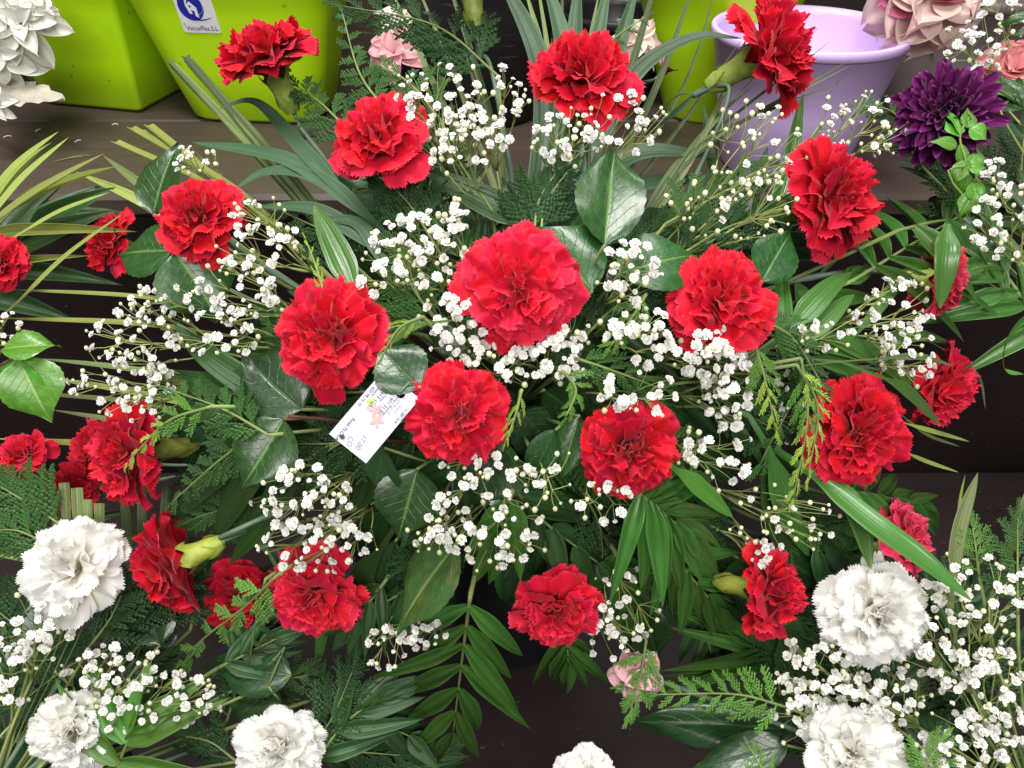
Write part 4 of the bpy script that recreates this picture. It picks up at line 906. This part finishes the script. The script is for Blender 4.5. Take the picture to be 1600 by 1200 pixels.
K("cedar frond behind spray at nested carnation", [(560, 420), (520, 370), (440, 330)], 9, 90, 'cedar_dark', doff=.08)
K("cedar tip beside the thick white spray at black bucket", [(770, 330), (700, 220), (690, 130)], 9, 70, 'cedar_dark', doff=.07)
K("cedar frond under the sparse budded spray", [(1040, 350), (1130, 300), (1200, 260)], 12, 100, 'cedar', doff=.06)
K("dark cedar frond before the lilac pot foot", [(1060, 400), (1150, 350), (1260, 330)], 12, 90, 'cedar_dark', doff=.05)
K("small cedar tip behind the domed carnation", [(900, 120), (960, 60), (1010, 25)], 7, 45, 'cedar', doff=.07)
K("cedar frond under the chrysanthemum before the dark riser", [(1440, 260), (1400, 180), (1350, 165)], 9, 60, 'cedar', d=.70, doff=0, foam=FOAM_R)
K("cedar frond beside the wide white carnation over small red ones", [(110, 830), (50, 790), (0, 760)], 10, 110, 'cedar', d=.63, doff=0, foam=FOAM_WL)
K("second cedar frond above the wide white carnation", [(90, 860), (30, 830), (-20, 830)], 9, 90, 'cedar', d=.62, doff=0, foam=FOAM_WL)
K("dark cedar frond between the wide and compact white carnations", [(180, 1010), (110, 1040), (30, 1100)], 11, 110, 'cedar_dark', d=.65, doff=0, foam=FOAM_WL)
K("dark cedar mass right of the wide white carnation", [(150, 1020), (200, 950), (270, 900)], 12, 120, 'cedar_dark', d=.66, doff=0, foam=FOAM_WL)
K("dark cedar frond above the white spray by round leaves", [(140, 1010), (170, 970), (190, 930)], 9, 90, 'cedar_dark', d=.64, doff=0, foam=FOAM_WL)
K("cedar frond beside the lone white carnation", [(480, 1180), (520, 1120), (550, 1050)], 11, 100, 'cedar_dark', d=.64, doff=0, foam=FOAM_WL)
K("cedar tip left of the lone white carnation", [(370, 1190), (330, 1160), (290, 1150)], 8, 70, 'cedar_dark', d=.63, doff=0, foam=FOAM_WL)
K("fresh cedar tip standing on the step by upright olive strip", [(1530, 900), (1525, 860), (1520, 825)], 8, 56, 'cedar_lit', d=.60, doff=0, foam=FOAM_WR, ang=(55, 30))
K("cedar branch rising beside the wide open white spray", [(1590, 960), (1590, 880), (1590, 810)], 11, 80, 'cedar', d=.58, doff=0, foam=FOAM_WR)
K("dark cedar frond deep under the wide open white spray", [(1540, 1200), (1550, 1080), (1570, 980)], 12, 120, 'cedar_dark', d=.64, doff=0, foam=FOAM_WR)
K("fresh cedar tip low beside the dark leaf at bare step", [(1210, 1230), (1190, 1200), (1170, 1165)], 6, 40, 'cedar_lit', d=.58, doff=0, foam=FOAM_WR)
K("fresh cedar clump beneath the low white carnation", [(1440, 1230), (1450, 1190), (1470, 1160)], 7, 60, 'cedar_lit', d=.56, doff=0, foam=FOAM_WR)
for k in range(22):
    a = rf.uniform(0, 6.283); q = rf.uniform(.25, .9); x = 790 + 460 * q * math.cos(a); y = 600 + 310 * q * math.sin(a)
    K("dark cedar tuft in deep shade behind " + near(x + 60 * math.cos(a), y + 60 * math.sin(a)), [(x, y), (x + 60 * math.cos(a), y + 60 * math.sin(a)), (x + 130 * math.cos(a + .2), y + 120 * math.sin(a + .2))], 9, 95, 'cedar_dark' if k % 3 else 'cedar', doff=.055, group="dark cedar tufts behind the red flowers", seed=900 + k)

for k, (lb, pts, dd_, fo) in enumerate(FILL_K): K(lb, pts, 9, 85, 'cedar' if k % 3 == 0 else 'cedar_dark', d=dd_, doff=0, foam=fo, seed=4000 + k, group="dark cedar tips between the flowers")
# brown twig by the tag
mb = MB(); mb.tube(spline([FOAM, P(640, 690, .60), P(540, 660, .56), P(450, 650, .54)], 16), lambda q: .0022 - .001 * q, 6)
o = solo("brown_twig", mb.mesh("brown_twig_mesh", M['twig']), "thin brown twig running behind the white tag", "twig")

# ------------------------------------------------------------------ vessels that hold the flowers
def lathe_pot(name, label, loc, r0, r1, h, mt, lip=.006, wall=.004, cat="pot", nseg=48):
    t = thing(name, label, cat, loc); mb = MB(); loc = Vector(loc)
    prof = [(0, .002), (r0 * .96, .0), (r0, .004), (r0 + (r1 - r0) * .5, h * .5), (r1 - lip * .3, h - lip * 2.4), (r1 + lip * .35, h - lip * 2.2), (r1 + lip * .45, h - lip * .4), (r1 + lip * .1, h), (r1 - wall, h - lip * .2), (r1 - wall * 1.5, h - lip * 2), (r0 - wall, .012), (0, .012)]
    n = len(prof) - 1
    def fn(u, v):
        i = min(n, int(round(v * n))); r, z = prof[i]; a = u * 2 * math.pi
        return (loc.x + r * math.cos(a), loc.y + r * math.sin(a), loc.z + z)
    mb.grid(fn, nseg, n); part("vessel", mb.mesh("vessel_mesh", M[mt]), t); return t
def bowl(label, f, foamlabel):
    t = lathe_pot("flower_bowl", label, (f.x, f.y, Z2 + .001), .075, .105, f.z - Z2 - .05, 'pblack')
    mb = MB(); h = f.z - Z2 - .05
    def fn(u, v):
        a = u * 6.2832; b = v * math.pi / 2
        return (f.x + .098 * math.cos(a) * math.cos(b), f.y + .098 * math.sin(a) * math.cos(b), Z2 + h - .02 + .085 * math.sin(b))
    mb.grid(fn, 24, 8); part("foam", mb.mesh("foam_mesh", M['foam']), t)
bowl("black bowl hidden under the red bouquet", FOAM, "")
bowl("black bowl holding the neighbouring red flowers by yellow-green palm", FOAM_L, "")
bowl("black bowl under the compact white carnation", FOAM_WL, "")
bowl("black bowl under the full white carnation", FOAM_WR, "")
bowl("black bowl under the purple chrysanthemum", FOAM_R, "")
bowl("black bowl under the peeping white carnation", FOAM_B, "")

# ------------------------------------------------------------------ pots on the shelf
def square_pot(name, label, cx, cy, w0, w1, h, rot, mt, rr=.28, z0=None):
    """a tapering square pot with rounded corners; returns the thing and the matrix of its front face"""
    z0 = Z1 + .001 if z0 is None else z0
    t = thing(name, label, "pot", (cx, cy, z0)); mb = MB(); nc = 8
    def ring(w, z, inset=0):
        w = w - inset; r = w * rr; out = []
        for q, (sx, sy) in enumerate(((1, -1), (1, 1), (-1, 1), (-1, -1))):
            for k in range(nc + 1):
                a = -math.pi / 2 + q * math.pi / 2 + k / nc * math.pi / 2
                out.append(((w - r) * sx + r * math.cos(a), (w - r) * sy + r * math.sin(a), z))
        return out
    W = lambda z: (w0 + (w1 - w0) * z / h) / 2
    rings = [ring(W(0) * .2, .001), ring(W(0) * .93, 0), ring(W(0), .006), ring(W(h * .3), h * .3), ring(W(h * .6), h * .6), ring(W(h) - .002, h - .022), ring(W(h) + .004, h - .020), ring(W(h) + .005, h - .003), ring(W(h) + .002, h), ring(W(h) - .006, h - .002), ring(W(h) - .007, h - .02), ring(W(0) - .004, .012), ring(W(0) * .2, .012)]
    m = len(rings[0]); Mx = Matrix.Translation((cx, cy, z0)) @ Matrix.Rotation(rot, 4, 'Z')
    for r_ in rings: mb.v += r_
    for k in range(len(rings) - 1):
        for i in range(m):
            j = (i + 1) % m; mb.f.append((k * m + i, k * m + j, (k + 1) * m + j, (k + 1) * m + i)); mb.uv.append(((0, 0),) * 4); mb.mi.append(0)
    part("vessel", mb.mesh("pot_mesh", M[mt]), t, Mx)
    sl = math.atan2((w1 - w0) / 2, h)
    FM = Mx @ Matrix.Translation((0, -w0 / 2, 0)) @ Matrix.Rotation(math.pi / 2 + sl, 4, 'X')   # local x right, y up the face, z out
    return t, FM
def shelf_pt(px, py, z=Z1):
    d = FWD + RIGHT * ((px - 800) / FPX) - UP * ((py - 600) / FPX); k = (z - CAM.z) / d.z; return CAM + d * k
p = shelf_pt(165, 172); square_pot("planter_pot", "plain lime green pot beside the white silk flowers", p.x + .0, p.y + .085, .165, .255, .24, math.radians(-14), 'pgreen', .10)
p = shelf_pt(405, 196); POT2, FM2 = square_pot("planter_pot", "lime green pot carrying the white logo sticker", p.x - .003, p.y + .105, .200, .315, .25, math.radians(-6), 'pgreen', .42)
p = shelf_pt(1105, 205); lathe_pot("planter_pot", "tall lime green pot behind the lilac one", (p.x + .01, p.y + .085, Z1 + .001), .060, .145, .26, 'pgreen')
p = shelf_pt(1205, 255); lathe_pot("planter_pot", "lilac round pot with open rim behind sideways carnation", (p.x + .012, p.y, Z1 + .001), .078, .113, .168, 'plilac', .005)
p = shelf_pt(1480, 190); lathe_pot("planter_pot", "mauve grey pot under the pink cream peony", (p.x, p.y + .06, Z1 + .001), .085, .11, .17, 'pgrey')
p = shelf_pt(740, 200); lathe_pot("bucket", "black bucket behind the thick white spray", (p.x, p.y + .09, Z1 + .001), .105, .13, .30, 'pblack', cat="bucket")
p = shelf_pt(960, 175); lathe_pot("bucket", "low black bucket behind the domed carnation holding lilies", (p.x, p.y + .07, Z1 + .001), .065, .085, .13, 'pblack', cat="bucket")
mb = MB(); p = shelf_pt(550, 165); box(mb, p.x - .045, p.x + .055, p.y + .01, p.y + .04, Z1 + .001, Z1 + .40, .003)
o = solo("display_board", mb.mesh("display_board_mesh", M['pbrown'], False), "dark brown upright board beside the stickered pot", "board")
mb = MB(); p = shelf_pt(1000, 20); box(mb, p.x - .12, p.x + .10, p.y, p.y + .012, Z1 + .001, Z1 + .30, .003)
for z in (.17, .21, .25):
    pass
t = thing("slatted_crate", "grey slatted crate behind the lime and black pots", "crate", (p.x, p.y, Z1))
for k in range(6):
    mb = MB(); box(mb, p.x - .14, p.x + .12, p.y, p.y + .012, Z1 + .002 + k * .05, Z1 + .042 + k * .05, .003); part("slat", mb.mesh("slat_mesh", M['pgrey'], False), t)
for sx in (-.12, .10):
    mb = MB(); box(mb, p.x + sx - .012, p.x + sx + .012, p.y + .013, p.y + .03, Z1 + .001, Z1 + .30, .002); part("post", mb.mesh("post_mesh", M['pgrey'], False), t)

# sticker on the second pot
def flat(pts, m, parent, FM, z, name="print", thick=None):
    mb = MB(); mb.poly([(x, y, z) for x, y in pts]); return part(name, mb.mesh(name + "_mesh", M[m], False), parent, FM)
def text(s, m, parent, FM, x, y, size, z, name="lettering", rot=0.0, shear=0.0, align='LEFT', sx=1.0):
    c = bpy.data.curves.new(name, 'FONT'); c.body = s; c.size = size; c.shear = shear; c.align_x = align; c.resolution_u = 3; c.fill_mode = 'FRONT'
    tmp = bpy.data.objects.new("tmp", c); me = bpy.data.meshes.new_from_object(tmp); bpy.data.objects.remove(tmp); bpy.data.curves.remove(c)
    me.name = name + "_mesh"; me.materials.clear(); me.materials.append(M[m])
    return part(name, me, parent, FM @ Matrix.Translation((x, y, z)) @ Matrix.Rotation(rot, 4, 'Z') @ Matrix.Diagonal((sx, 1, 1, 1)))
def face_xy(FM, px, py):     # where a pixel's ray meets the plane of that face
    d = FWD + RIGHT * ((px - 800) / FPX) - UP * ((py - 600) / FPX); inv = FM.inverted(); o_ = inv @ CAM; v = inv.to_3x3() @ d; k = -o_.z / v.z; q = o_ + v * k; return q.x, q.y
sx0, sy0 = face_xy(FM2, 289, 50); sx1, sy1 = face_xy(FM2, 346, 49); SW = sx1 - sx0; SH = SW * 1.18
def rrect(x0, y0, w, h, r, n=5):
    out = []
    for cx, cy, a0 in ((x0 + w - r, y0 + r, -90), (x0 + w - r, y0 + h - r, 0), (x0 + r, y0 + h - r, 90), (x0 + r, y0 + r, 180)):
        for k in range(n + 1):
            a = math.radians(a0 + 90 * k / n); out.append((cx + r * math.cos(a), cy + r * math.sin(a)))
    return out
mb = MB(); pts = rrect(sx0, sy0, SW, SH, SW * .06); mb.poly([(x, y, .0012) for x, y in pts])
for i in range(len(pts)):
    a, b = pts[i], pts[(i + 1) % len(pts)]; mb.poly([(a[0], a[1], .0002), (b[0], b[1], .0002), (b[0], b[1], .0012), (a[0], a[1], .0012)])
stk = part("sticker", mb.mesh("sticker_mesh", M['label'], False), POT2, FM2)
def spt(u, v): return (sx0 + SW * u, sy0 + SW * v)
def circ(u, v, ru, rv, a0=0, a1=360, n=28): return [spt(u + ru * math.cos(math.radians(a0 + (a1 - a0) * k / n)), v + rv * math.sin(math.radians(a0 + (a1 - a0) * k / n))) for k in range(n)]
flat(circ(.40, .68, .33, .36), 'blue', stk, FM2, .0015, "logo_disc")
flat(circ(.50, .74, .23, .28), 'label', stk, FM2, .0017, "logo_ring")
flat(circ(.52, .72, .20, .24), 'blue', stk, FM2, .0019, "logo_leaf")
flat([spt(*q) for q in ((.32, .52), (.55, .40), (.55, .66), (.40, .82), (.28, .70))], 'label', stk, FM2, .0021, "logo_house")
flat([spt(*q) for q in ((.40, .47), (.47, .44), (.47, .57), (.40, .60))], 'blue', stk, FM2, .0023, "logo_door")
flat(circ(.39, .69, .025, .03, n=12), 'blue', stk, FM2, .0023, "logo_window")
sw = [spt(.22 + .7 * k / 16, .40 - .10 * math.sin(math.pi * k / 16 * .8) + .10 * (k / 16) ** 2) for k in range(17)]
flat(sw + [(x, y + SW * .035 * math.sin(math.pi * i / 16)) for i, (x, y) in reversed(list(enumerate(sw)))], 'blue', stk, FM2, .0025, "logo_swoosh")
text("VetusPlas.S.L.", 'navy', stk, FM2, sx0 + SW * .10, sy0 + SW * .08, SW * .165, .0025, shear=.15, sx=.98)
flat([spt(*q) for q in ((.05, .24), (.12, .20), (.10, .27))], 'inkgreen', stk, FM2, .0025, "logo_sprig")

# the white shop tag
TD = dome(590, 650) - .012
ta, tb, tc = P(514, 678, TD), P(572, 724, TD - .004), P(606, 584, TD + .012)
yv = (tc - ta); Wt = (tb - ta).length; Ht = yv.length * 1.0; xv = (tb - ta).normalized(); yv = (yv - xv * yv.dot(xv)); Ht = yv.length; yv.normalize(); zv = xv.cross(yv)
TM = Matrix.Identity(4)
for i in range(3): TM[i][0], TM[i][1], TM[i][2], TM[i][3] = xv[i], yv[i], zv[i], ta[i]
tag = thing("shop_tag", "white printed shop tag with punched hole hanging under broad carnation", "tag", ta)
mb = MB(); nx, ny = 8, 16; hole = (.62 * Wt, .90 * Ht); hr = .095 * Wt
def tg_z(x, y): return .004 * math.sin(y / Ht * 3.0) * (x / Wt - .3) + .0015 * math.sin(x / Wt * 3)
out = [(0, 0), (Wt, 0), (Wt, Ht), (0, Ht)]
# front face as a ring of quads round the hole and a lower panel
y1 = .78 * Ht
mb.grid(lambda u, v: (u * Wt, v * y1, tg_z(u * Wt, v * y1) * 0), 6, 10)
sq = []
for k in range(24):
    a = 2 * math.pi * k / 24; c_, s_ = math.cos(a), math.sin(a)
    ex = (Wt - hole[0]) if c_ > 0 else hole[0]; ey = (Ht - hole[1]) if s_ > 0 else (hole[1] - y1)
    f_ = min(ex / abs(c_) if abs(c_) > 1e-6 else 9, ey / abs(s_) if abs(s_) > 1e-6 else 9)
    sq.append(((hole[0] + hr * c_, hole[1] + hr * s_), (hole[0] + f_ * c_, hole[1] + f_ * s_), a))
for k in range(24):
    (i0, o0, a0), (i1, o1, a1) = sq[k], sq[(k + 1) % 24]
    pts = [i0, o0]
    for cx_, cy_ in ((Wt, Ht), (0, Ht), (0, y1), (Wt, y1)):
        ac = math.atan2(cy_ - hole[1], cx_ - hole[0]) % (2 * math.pi); hi = a1 if a1 > a0 else a1 + 2 * math.pi
        if a0 < ac < hi: pts.append((cx_, cy_))
    pts += [o1, i1]; mb.poly([(x, y, 0) for x, y in pts])
me = mb.mesh("card_mesh", M['paper'], False); cardo = part("card", me, tag, TM)
so = cardo.modifiers.new("thickness", 'SOLIDIFY'); so.thickness = .0005; so.offset = -1
def ttx(s, u, v, size, m='inkgrey', sx=1.0, name="printed_line", sh=0.0):   # the print runs upside down on the hanging tag
    text(s, m, tag, TM, Wt * u, Ht * v, Wt * size, .0004, name, math.radians(90 + 90), sh, 'LEFT', sx)
def tline(s, u, v, size, m='inkgrey', sx=1.0, name="printed_line", sh=0.0):
    text(s, m, tag, TM, Wt * u, Ht * v, Wt * size, .0004, name, math.radians(-90), sh, 'LEFT', sx)
# printed columns run along the long side
tline("Pedidos  620 98 16 10", .06, .97, .095); tline("floristeria", .15, .86, .085)
tline("91 413 17 55", .26, .88, .12); tline("C/ de la Feria", .36, .93, .08)
tline("91 871 31 82", .50, .88, .11); tline("de Lunes a Domingo", .60, .92, .075)
tline("619 90 31 87", .66, .84, .075, 'inkpen'); tline("Tanatorio", .76, .80, .06, 'inkpen'); tline("91 885 18 81", .90, .80, .075); tline("Cementerio", .97, .78, .05)
text("Rosa FLORAL", 'inkgrey', tag, TM, Wt * .16, Ht * .33, Wt * .11, .0004, "printed_name", math.radians(-90), .1)
text("CO", 'inkpen', tag, TM, Wt * .34, Ht * .13, Wt * .15, .0004, "pen_writing", math.radians(-60), .1)
text("17,00", 'inkpen', tag, TM, Wt * .56, Ht * .25, Wt * .15, .0004, "pen_writing", math.radians(-80), .1)
def tp(u, v): return (Wt * u, Ht * v)
def petal2(cx, cy, a, l, w, m, z, name):
    ca, sa = math.cos(a), math.sin(a); pts = []
    for k in range(14):
        q = 2 * math.pi * k / 14; x = Wt * l * .5 * (1 + math.cos(q)); y = Wt * w * .5 * math.sin(q); pts.append((Wt * cx + ca * x - sa * y, Wt * cy + sa * x + ca * y))
    flat(pts, m, tag, TM, z, name)
for q, (cx, cy) in enumerate(((.42, .98), (.60, .82))):
    for k in range(5): petal2(cx, cy, k * 1.2566 + q * .4, .16, .075, 'inkpink', .0004 + .00005 * k, "printed_petal")
    petal2(cx - .03, cy, .5, .06, .05, 'inkorange', .0007, "printed_centre")
for a in (2.0, 2.6, 3.2): petal2(.30, 1.02, a, .16, .07, 'inkgreen', .0004, "printed_leaf")
pts = [(Wt * (.16 + .055 * math.cos(k * .449)), Ht * .07 + Wt * .05 * math.sin(k * .449)) for k in range(14)]; flat([(x + Wt * .10, y) for x, y in pts], 'inkdark', tag, TM, .0005, "printed_emblem")
mb = MB(); mb.tube(bez([TM @ Vector((hole[0], hole[1], .004)), TM @ Vector((hole[0], hole[1] + .02, .006)), TM @ Vector((hole[0] - .005, hole[1] + .03, -.03)), FOAM], 12), .0011, 5)
part("cord", mb.mesh("cord_mesh", M['stem']), tag)

# ------------------------------------------------------------------ other flowers
def petal_simple(seed, mt, ruffle=.06, cup=.3, tipw=.85, curlb=.35):
    r = random.Random(seed); p1, p2 = r.uniform(0, 6), r.uniform(0, 6); mb = MB()
    def fn(u, v):
        uu = u * 2 - 1; w = .5 * math.sin(math.pi * min(1, (v * tipw) ** .75 + .06)) ** .8 if tipw >= .95 else .5 * sm(-.12, .6, v) * (1 if v < .6 else math.sqrt(max(.012, 1 - ((v - .6) / .4) ** 2)))
        edge = 1 if tipw < .95 else 1 - .14 * uu * uu
        return (uu * w, v * edge, cup * uu * uu * w - curlb * v * v + ruffle * v * v * math.sin(3.2 * uu + p1) + .4 * ruffle * v * math.sin(7 * uu + p2))
    mb.grid(fn, 12, 14); return mb.mesh("soft_petal_mesh", M[mt])
def rosette(name, label, cat, px, py, d, diam, face, layers, foam, meshes, stem='stem', group=None):
    c = P(px, py, d); n = SV(*face); rad = diam * .5 * d / FPX; t = thing(name, label, cat, foam, group); q = n.to_track_quat('Z', 'Y').to_matrix().to_4x4()
    H = Matrix.Translation(c) @ q @ Matrix.Diagonal((rad, rad, rad, 1))
    for (cnt, ln, wd, el, zb, key) in layers:
        ph = R.uniform(0, 6.28)
        for k in range(cnt):
            a = ph + 6.2832 * k / cnt + R.uniform(-.15, .15); e = math.radians(el + R.uniform(-9, 9)); s = ln * R.uniform(.88, 1.1)
            part("petal", R.choice(meshes[key]), t, H @ Matrix.Rotation(a, 4, 'Z') @ Matrix.Translation((0, .04, zb)) @ Matrix.Rotation(e, 4, 'X') @ Matrix.Diagonal((wd * R.uniform(.88, 1.12), s, s, 1)))
    mb = MB(); mb.tube(bez([c - n * rad * .12, c - n * rad * .9, foam], 10), .0022, 6); part("stem", mb.mesh("flower_stem_mesh", M[stem]), t); return t
SP = {k: [petal_simple(i + 10 * j, k, *a) for i in range(4)] for j, (k, a) in enumerate({'peony': (.20, .7, .8, .35), 'peony_deep': (.10, .5, .8, .2), 'rose': (.08, .6, .8, .3), 'silk': (.07, .6, .8, .45), 'lily': (.12, .6, .8, .45), 'lily_white': (.07, .5, 1.0, .45), 'maroon': (.03, .8, 1.0, .1), 'mum': (.03, .35, .8, -.16), 'mum_pale': (.02, .4, .8, -.2)}.items())}
# purple chrysanthemum seen from its side
rosette("chrysanthemum", "dark purple chrysanthemum beside the lilac pot", "chrysanthemum", 1478, 180, .66, 158, (-.55, -.12, .80), [(24, 1.0, .26, -6, -.12, 'mum'), (24, .94, .26, 10, -.06, 'mum'), (24, .86, .25, 24, 0, 'mum'), (22, .76, .22, 38, .02, 'mum'), (20, .62, .19, 52, .05, 'mum'), (16, .50, .13, 66, .08, 'mum'), (10, .36, .11, 78, .10, 'mum_pale')], FOAM_R, SP)
pk = shelf_pt(1480, 190)
rosette("peony", "pink cream silk peony hanging over the mauve grey pot", "silk flower", 1458, -14, .86, 195, (-.1, -.15, .95), [(6, 1.0, 1.0, -2, -.05, 'peony'), (6, .88, .9, 17, 0, 'peony'), (2, .84, .7, 25, 0, 'peony_deep'), (5, .7, .8, 38, .05, 'peony'), (4, .5, .6, 60, .1, 'peony_deep')], Vector((pk.x, pk.y + .06, Z1 + .05)), SP)
rosette("rose", "soft pink rose above dark leafy twig", "rose", 1585, 112, .74, 105, (-.3, .2, .9), [(6, 1.0, 1.0, 5, 0, 'rose'), (6, .85, .95, 30, 0, 'rose'), (5, .7, .85, 55, .05, 'rose'), (4, .5, .7, 75, .1, 'rose')], FOAM_R, SP)
# white silk flowers by the first pot
sp_ = shelf_pt(-60, 190); FS = Vector((sp_.x - .10, sp_.y + .05, Z1 + .06))
lathe_pot("planter_pot", "dark pot holding the white silk flowers", (FS.x, FS.y, Z1 + .001), .05, .07, .10, 'pbrown')
for (x, y, s, f, lb) in ((34, 38, 112, (.25, -.1, .95), "white silk flower touching the plain lime pot"), (2, 80, 104, (.2, -.5, .8), "lower white silk flower over the faded leaf"), (68, 18, 46, (.8, .2, .6), "small white silk flower at the edge of the plain lime pot"), (-6, 165, 50, (.1, -.2, 1), "small white silk flower on the brown shelf"), (5, 15, 70, (-.2, .4, .9), "upper white silk flower before dark green")):
    rosette("silk_flower", lb, "silk flower", x, y, .98, s, f, [(6, 1.15, .70, 2, 0, 'silk'), (5, .90, .60, 30, .03, 'silk'), (3, .6, .42, 60, .06, 'silk')], FS, SP)
t = thing("silk_leaf", "faded beige silk leaf with jagged edge before the plain lime pot", "silk leaf", FS)
def jag(u, v):
    uu = u * 2 - 1; w = .24 * math.sin(math.pi * min(1, v ** .7 * .98 + .01)) ** .7
    if abs(uu) > .99: w *= .78 + .44 * ((v * 5) % 1)
    return (uu * w, v, -.12 * v * v + .06 * abs(uu) + .012 * math.sin(v * 20))
mb = MB(); mb.grid(jag, 8, 26); a = P(-25, 150, 1.0); b = P(96, 146, 1.0)
part("leaf", mb.mesh("silk_leaf_mesh", M['silkleaf']), t, frame(a, b - a, SV(0, .6, .8), (b - a).length * 1.15, (b - a).length, (b - a).length))
mb = MB(); mb.tube([FS, a], .0015, 5); part("stem", mb.mesh("silk_stem_mesh", M['stem']), t)
B("dark green silk leaf behind the white silk flowers", [(-30, 60, 60, 5, 60, (0, .3, 1), 'camellia_dark', 0), (-20, 90, 40, 120, 60, (0, .3, 1), 'camellia', 0)], 0, d=1.03, foam=FS)
# lilies
lp = shelf_pt(615, 150); FL = Vector((lp.x, lp.y + .11, Z1 + .02))
rosette("lily", "pink lily wrapped in clear film beside the brown board", "lily", 616, 84, 1.02, 92, (-.1, .1, 1), [(5, 1.0, .72, 12, 0, 'lily'), (4, .8, .6, 36, 0, 'lily'), (3, .6, .5, 60, .05, 'lily')], FL, SP)
rosette("lily", "cream lily above the pink wrapped one", "lily", 618, 30, 1.03, 80, (.3, .3, .9), [(5, 1.0, .7, 10, 0, 'lily_white')], FL, SP)
mb = MB(); a = FL
def cel(u, v): return (a.x + (.018 + .05 * v) * math.cos(u * 6.2832) * (1 + .12 * math.sin(u * 44)), a.y + (.018 + .05 * v) * math.sin(u * 6.2832) * (1 + .12 * math.cos(u * 38)), Z1 + .004 + .30 * v)
mb.grid(cel, 40, 6); solo("film_wrap", mb.mesh("film_wrap_mesh", M['cello']), "clear film wrap around the pink lily", "film wrap")
bp = shelf_pt(960, 175); FB = Vector((bp.x, bp.y + .07, Z1 + .03))
rosette("lily", "white lily with pink streaks behind the domed carnation", "lily", 1000, 62, 1.0, 110, (.2, .1, 1), [(3, 1.0, .52, 0, 0, 'lily_white'), (3, .9, .40, 12, .02, 'lily'), (3, .9, .5, 18, .02, 'lily_white')], FB, SP)
rosette("lily", "maroon lily bud between domed carnation and lime pot", "lily", 1030, 118, .99, 50, (.5, .5, .5), [(4, 1.1, .5, 55, 0, 'maroon')], FB, SP)
rosette("lily", "pink lily on the lower step behind fresh cedar", "lily", 996, 1056, .61, 84, (0, .1, 1), [(5, 1.0, .8, 10, 0, 'lily'), (4, .8, .7, 36, 0, 'lily'), (3, .6, .5, 62, .05, 'lily')], FOAM_WR, SP)

# fallen scraps on the shelves
for k, (x, y, a, l_) in enumerate(((108, 250, .5, 20), (125, 246, .3, 14), (60, 205, 1.2, 5), (12, 215, .4, 6), (180, 196, .1, 5), (122, 222, .9, 5))):
    q = shelf_pt(x, y); ln = l_ * 1.1 / FPX; mb = MB(); v = Vector((math.cos(a), math.sin(a), 0)) * ln
    mb.tube(spline([q - v + Vector((0, 0, .0012)), q + Vector((0, .002, .002)), q + v + Vector((0, 0, .0012))], 6), .0008, 4)
    solo("twig_scrap", mb.mesh("twig_scrap_mesh", M['strip_dull'] if k < 2 else M['gyp']), "dry scrap of stem fallen on the brown shelf" if k < 2 else "pale petal scrap fallen on the brown shelf", "scrap", "dry stem scraps" if k < 2 else "pale petal scraps")
for k, (x, y) in enumerate(((1542, 797), (1562, 797), (1575, 782), (1530, 770))):
    q = shelf_pt(x, y, Z2); mb = MB(); mb.ball(q + Vector((0, 0, .002)), .0028, 0, 6, 4, .6)
    solo("soil_crumb", mb.mesh("soil_crumb_mesh", M['foam']), "dark crumb of foam on the lower step", "crumb", "crumbs on the lower step")
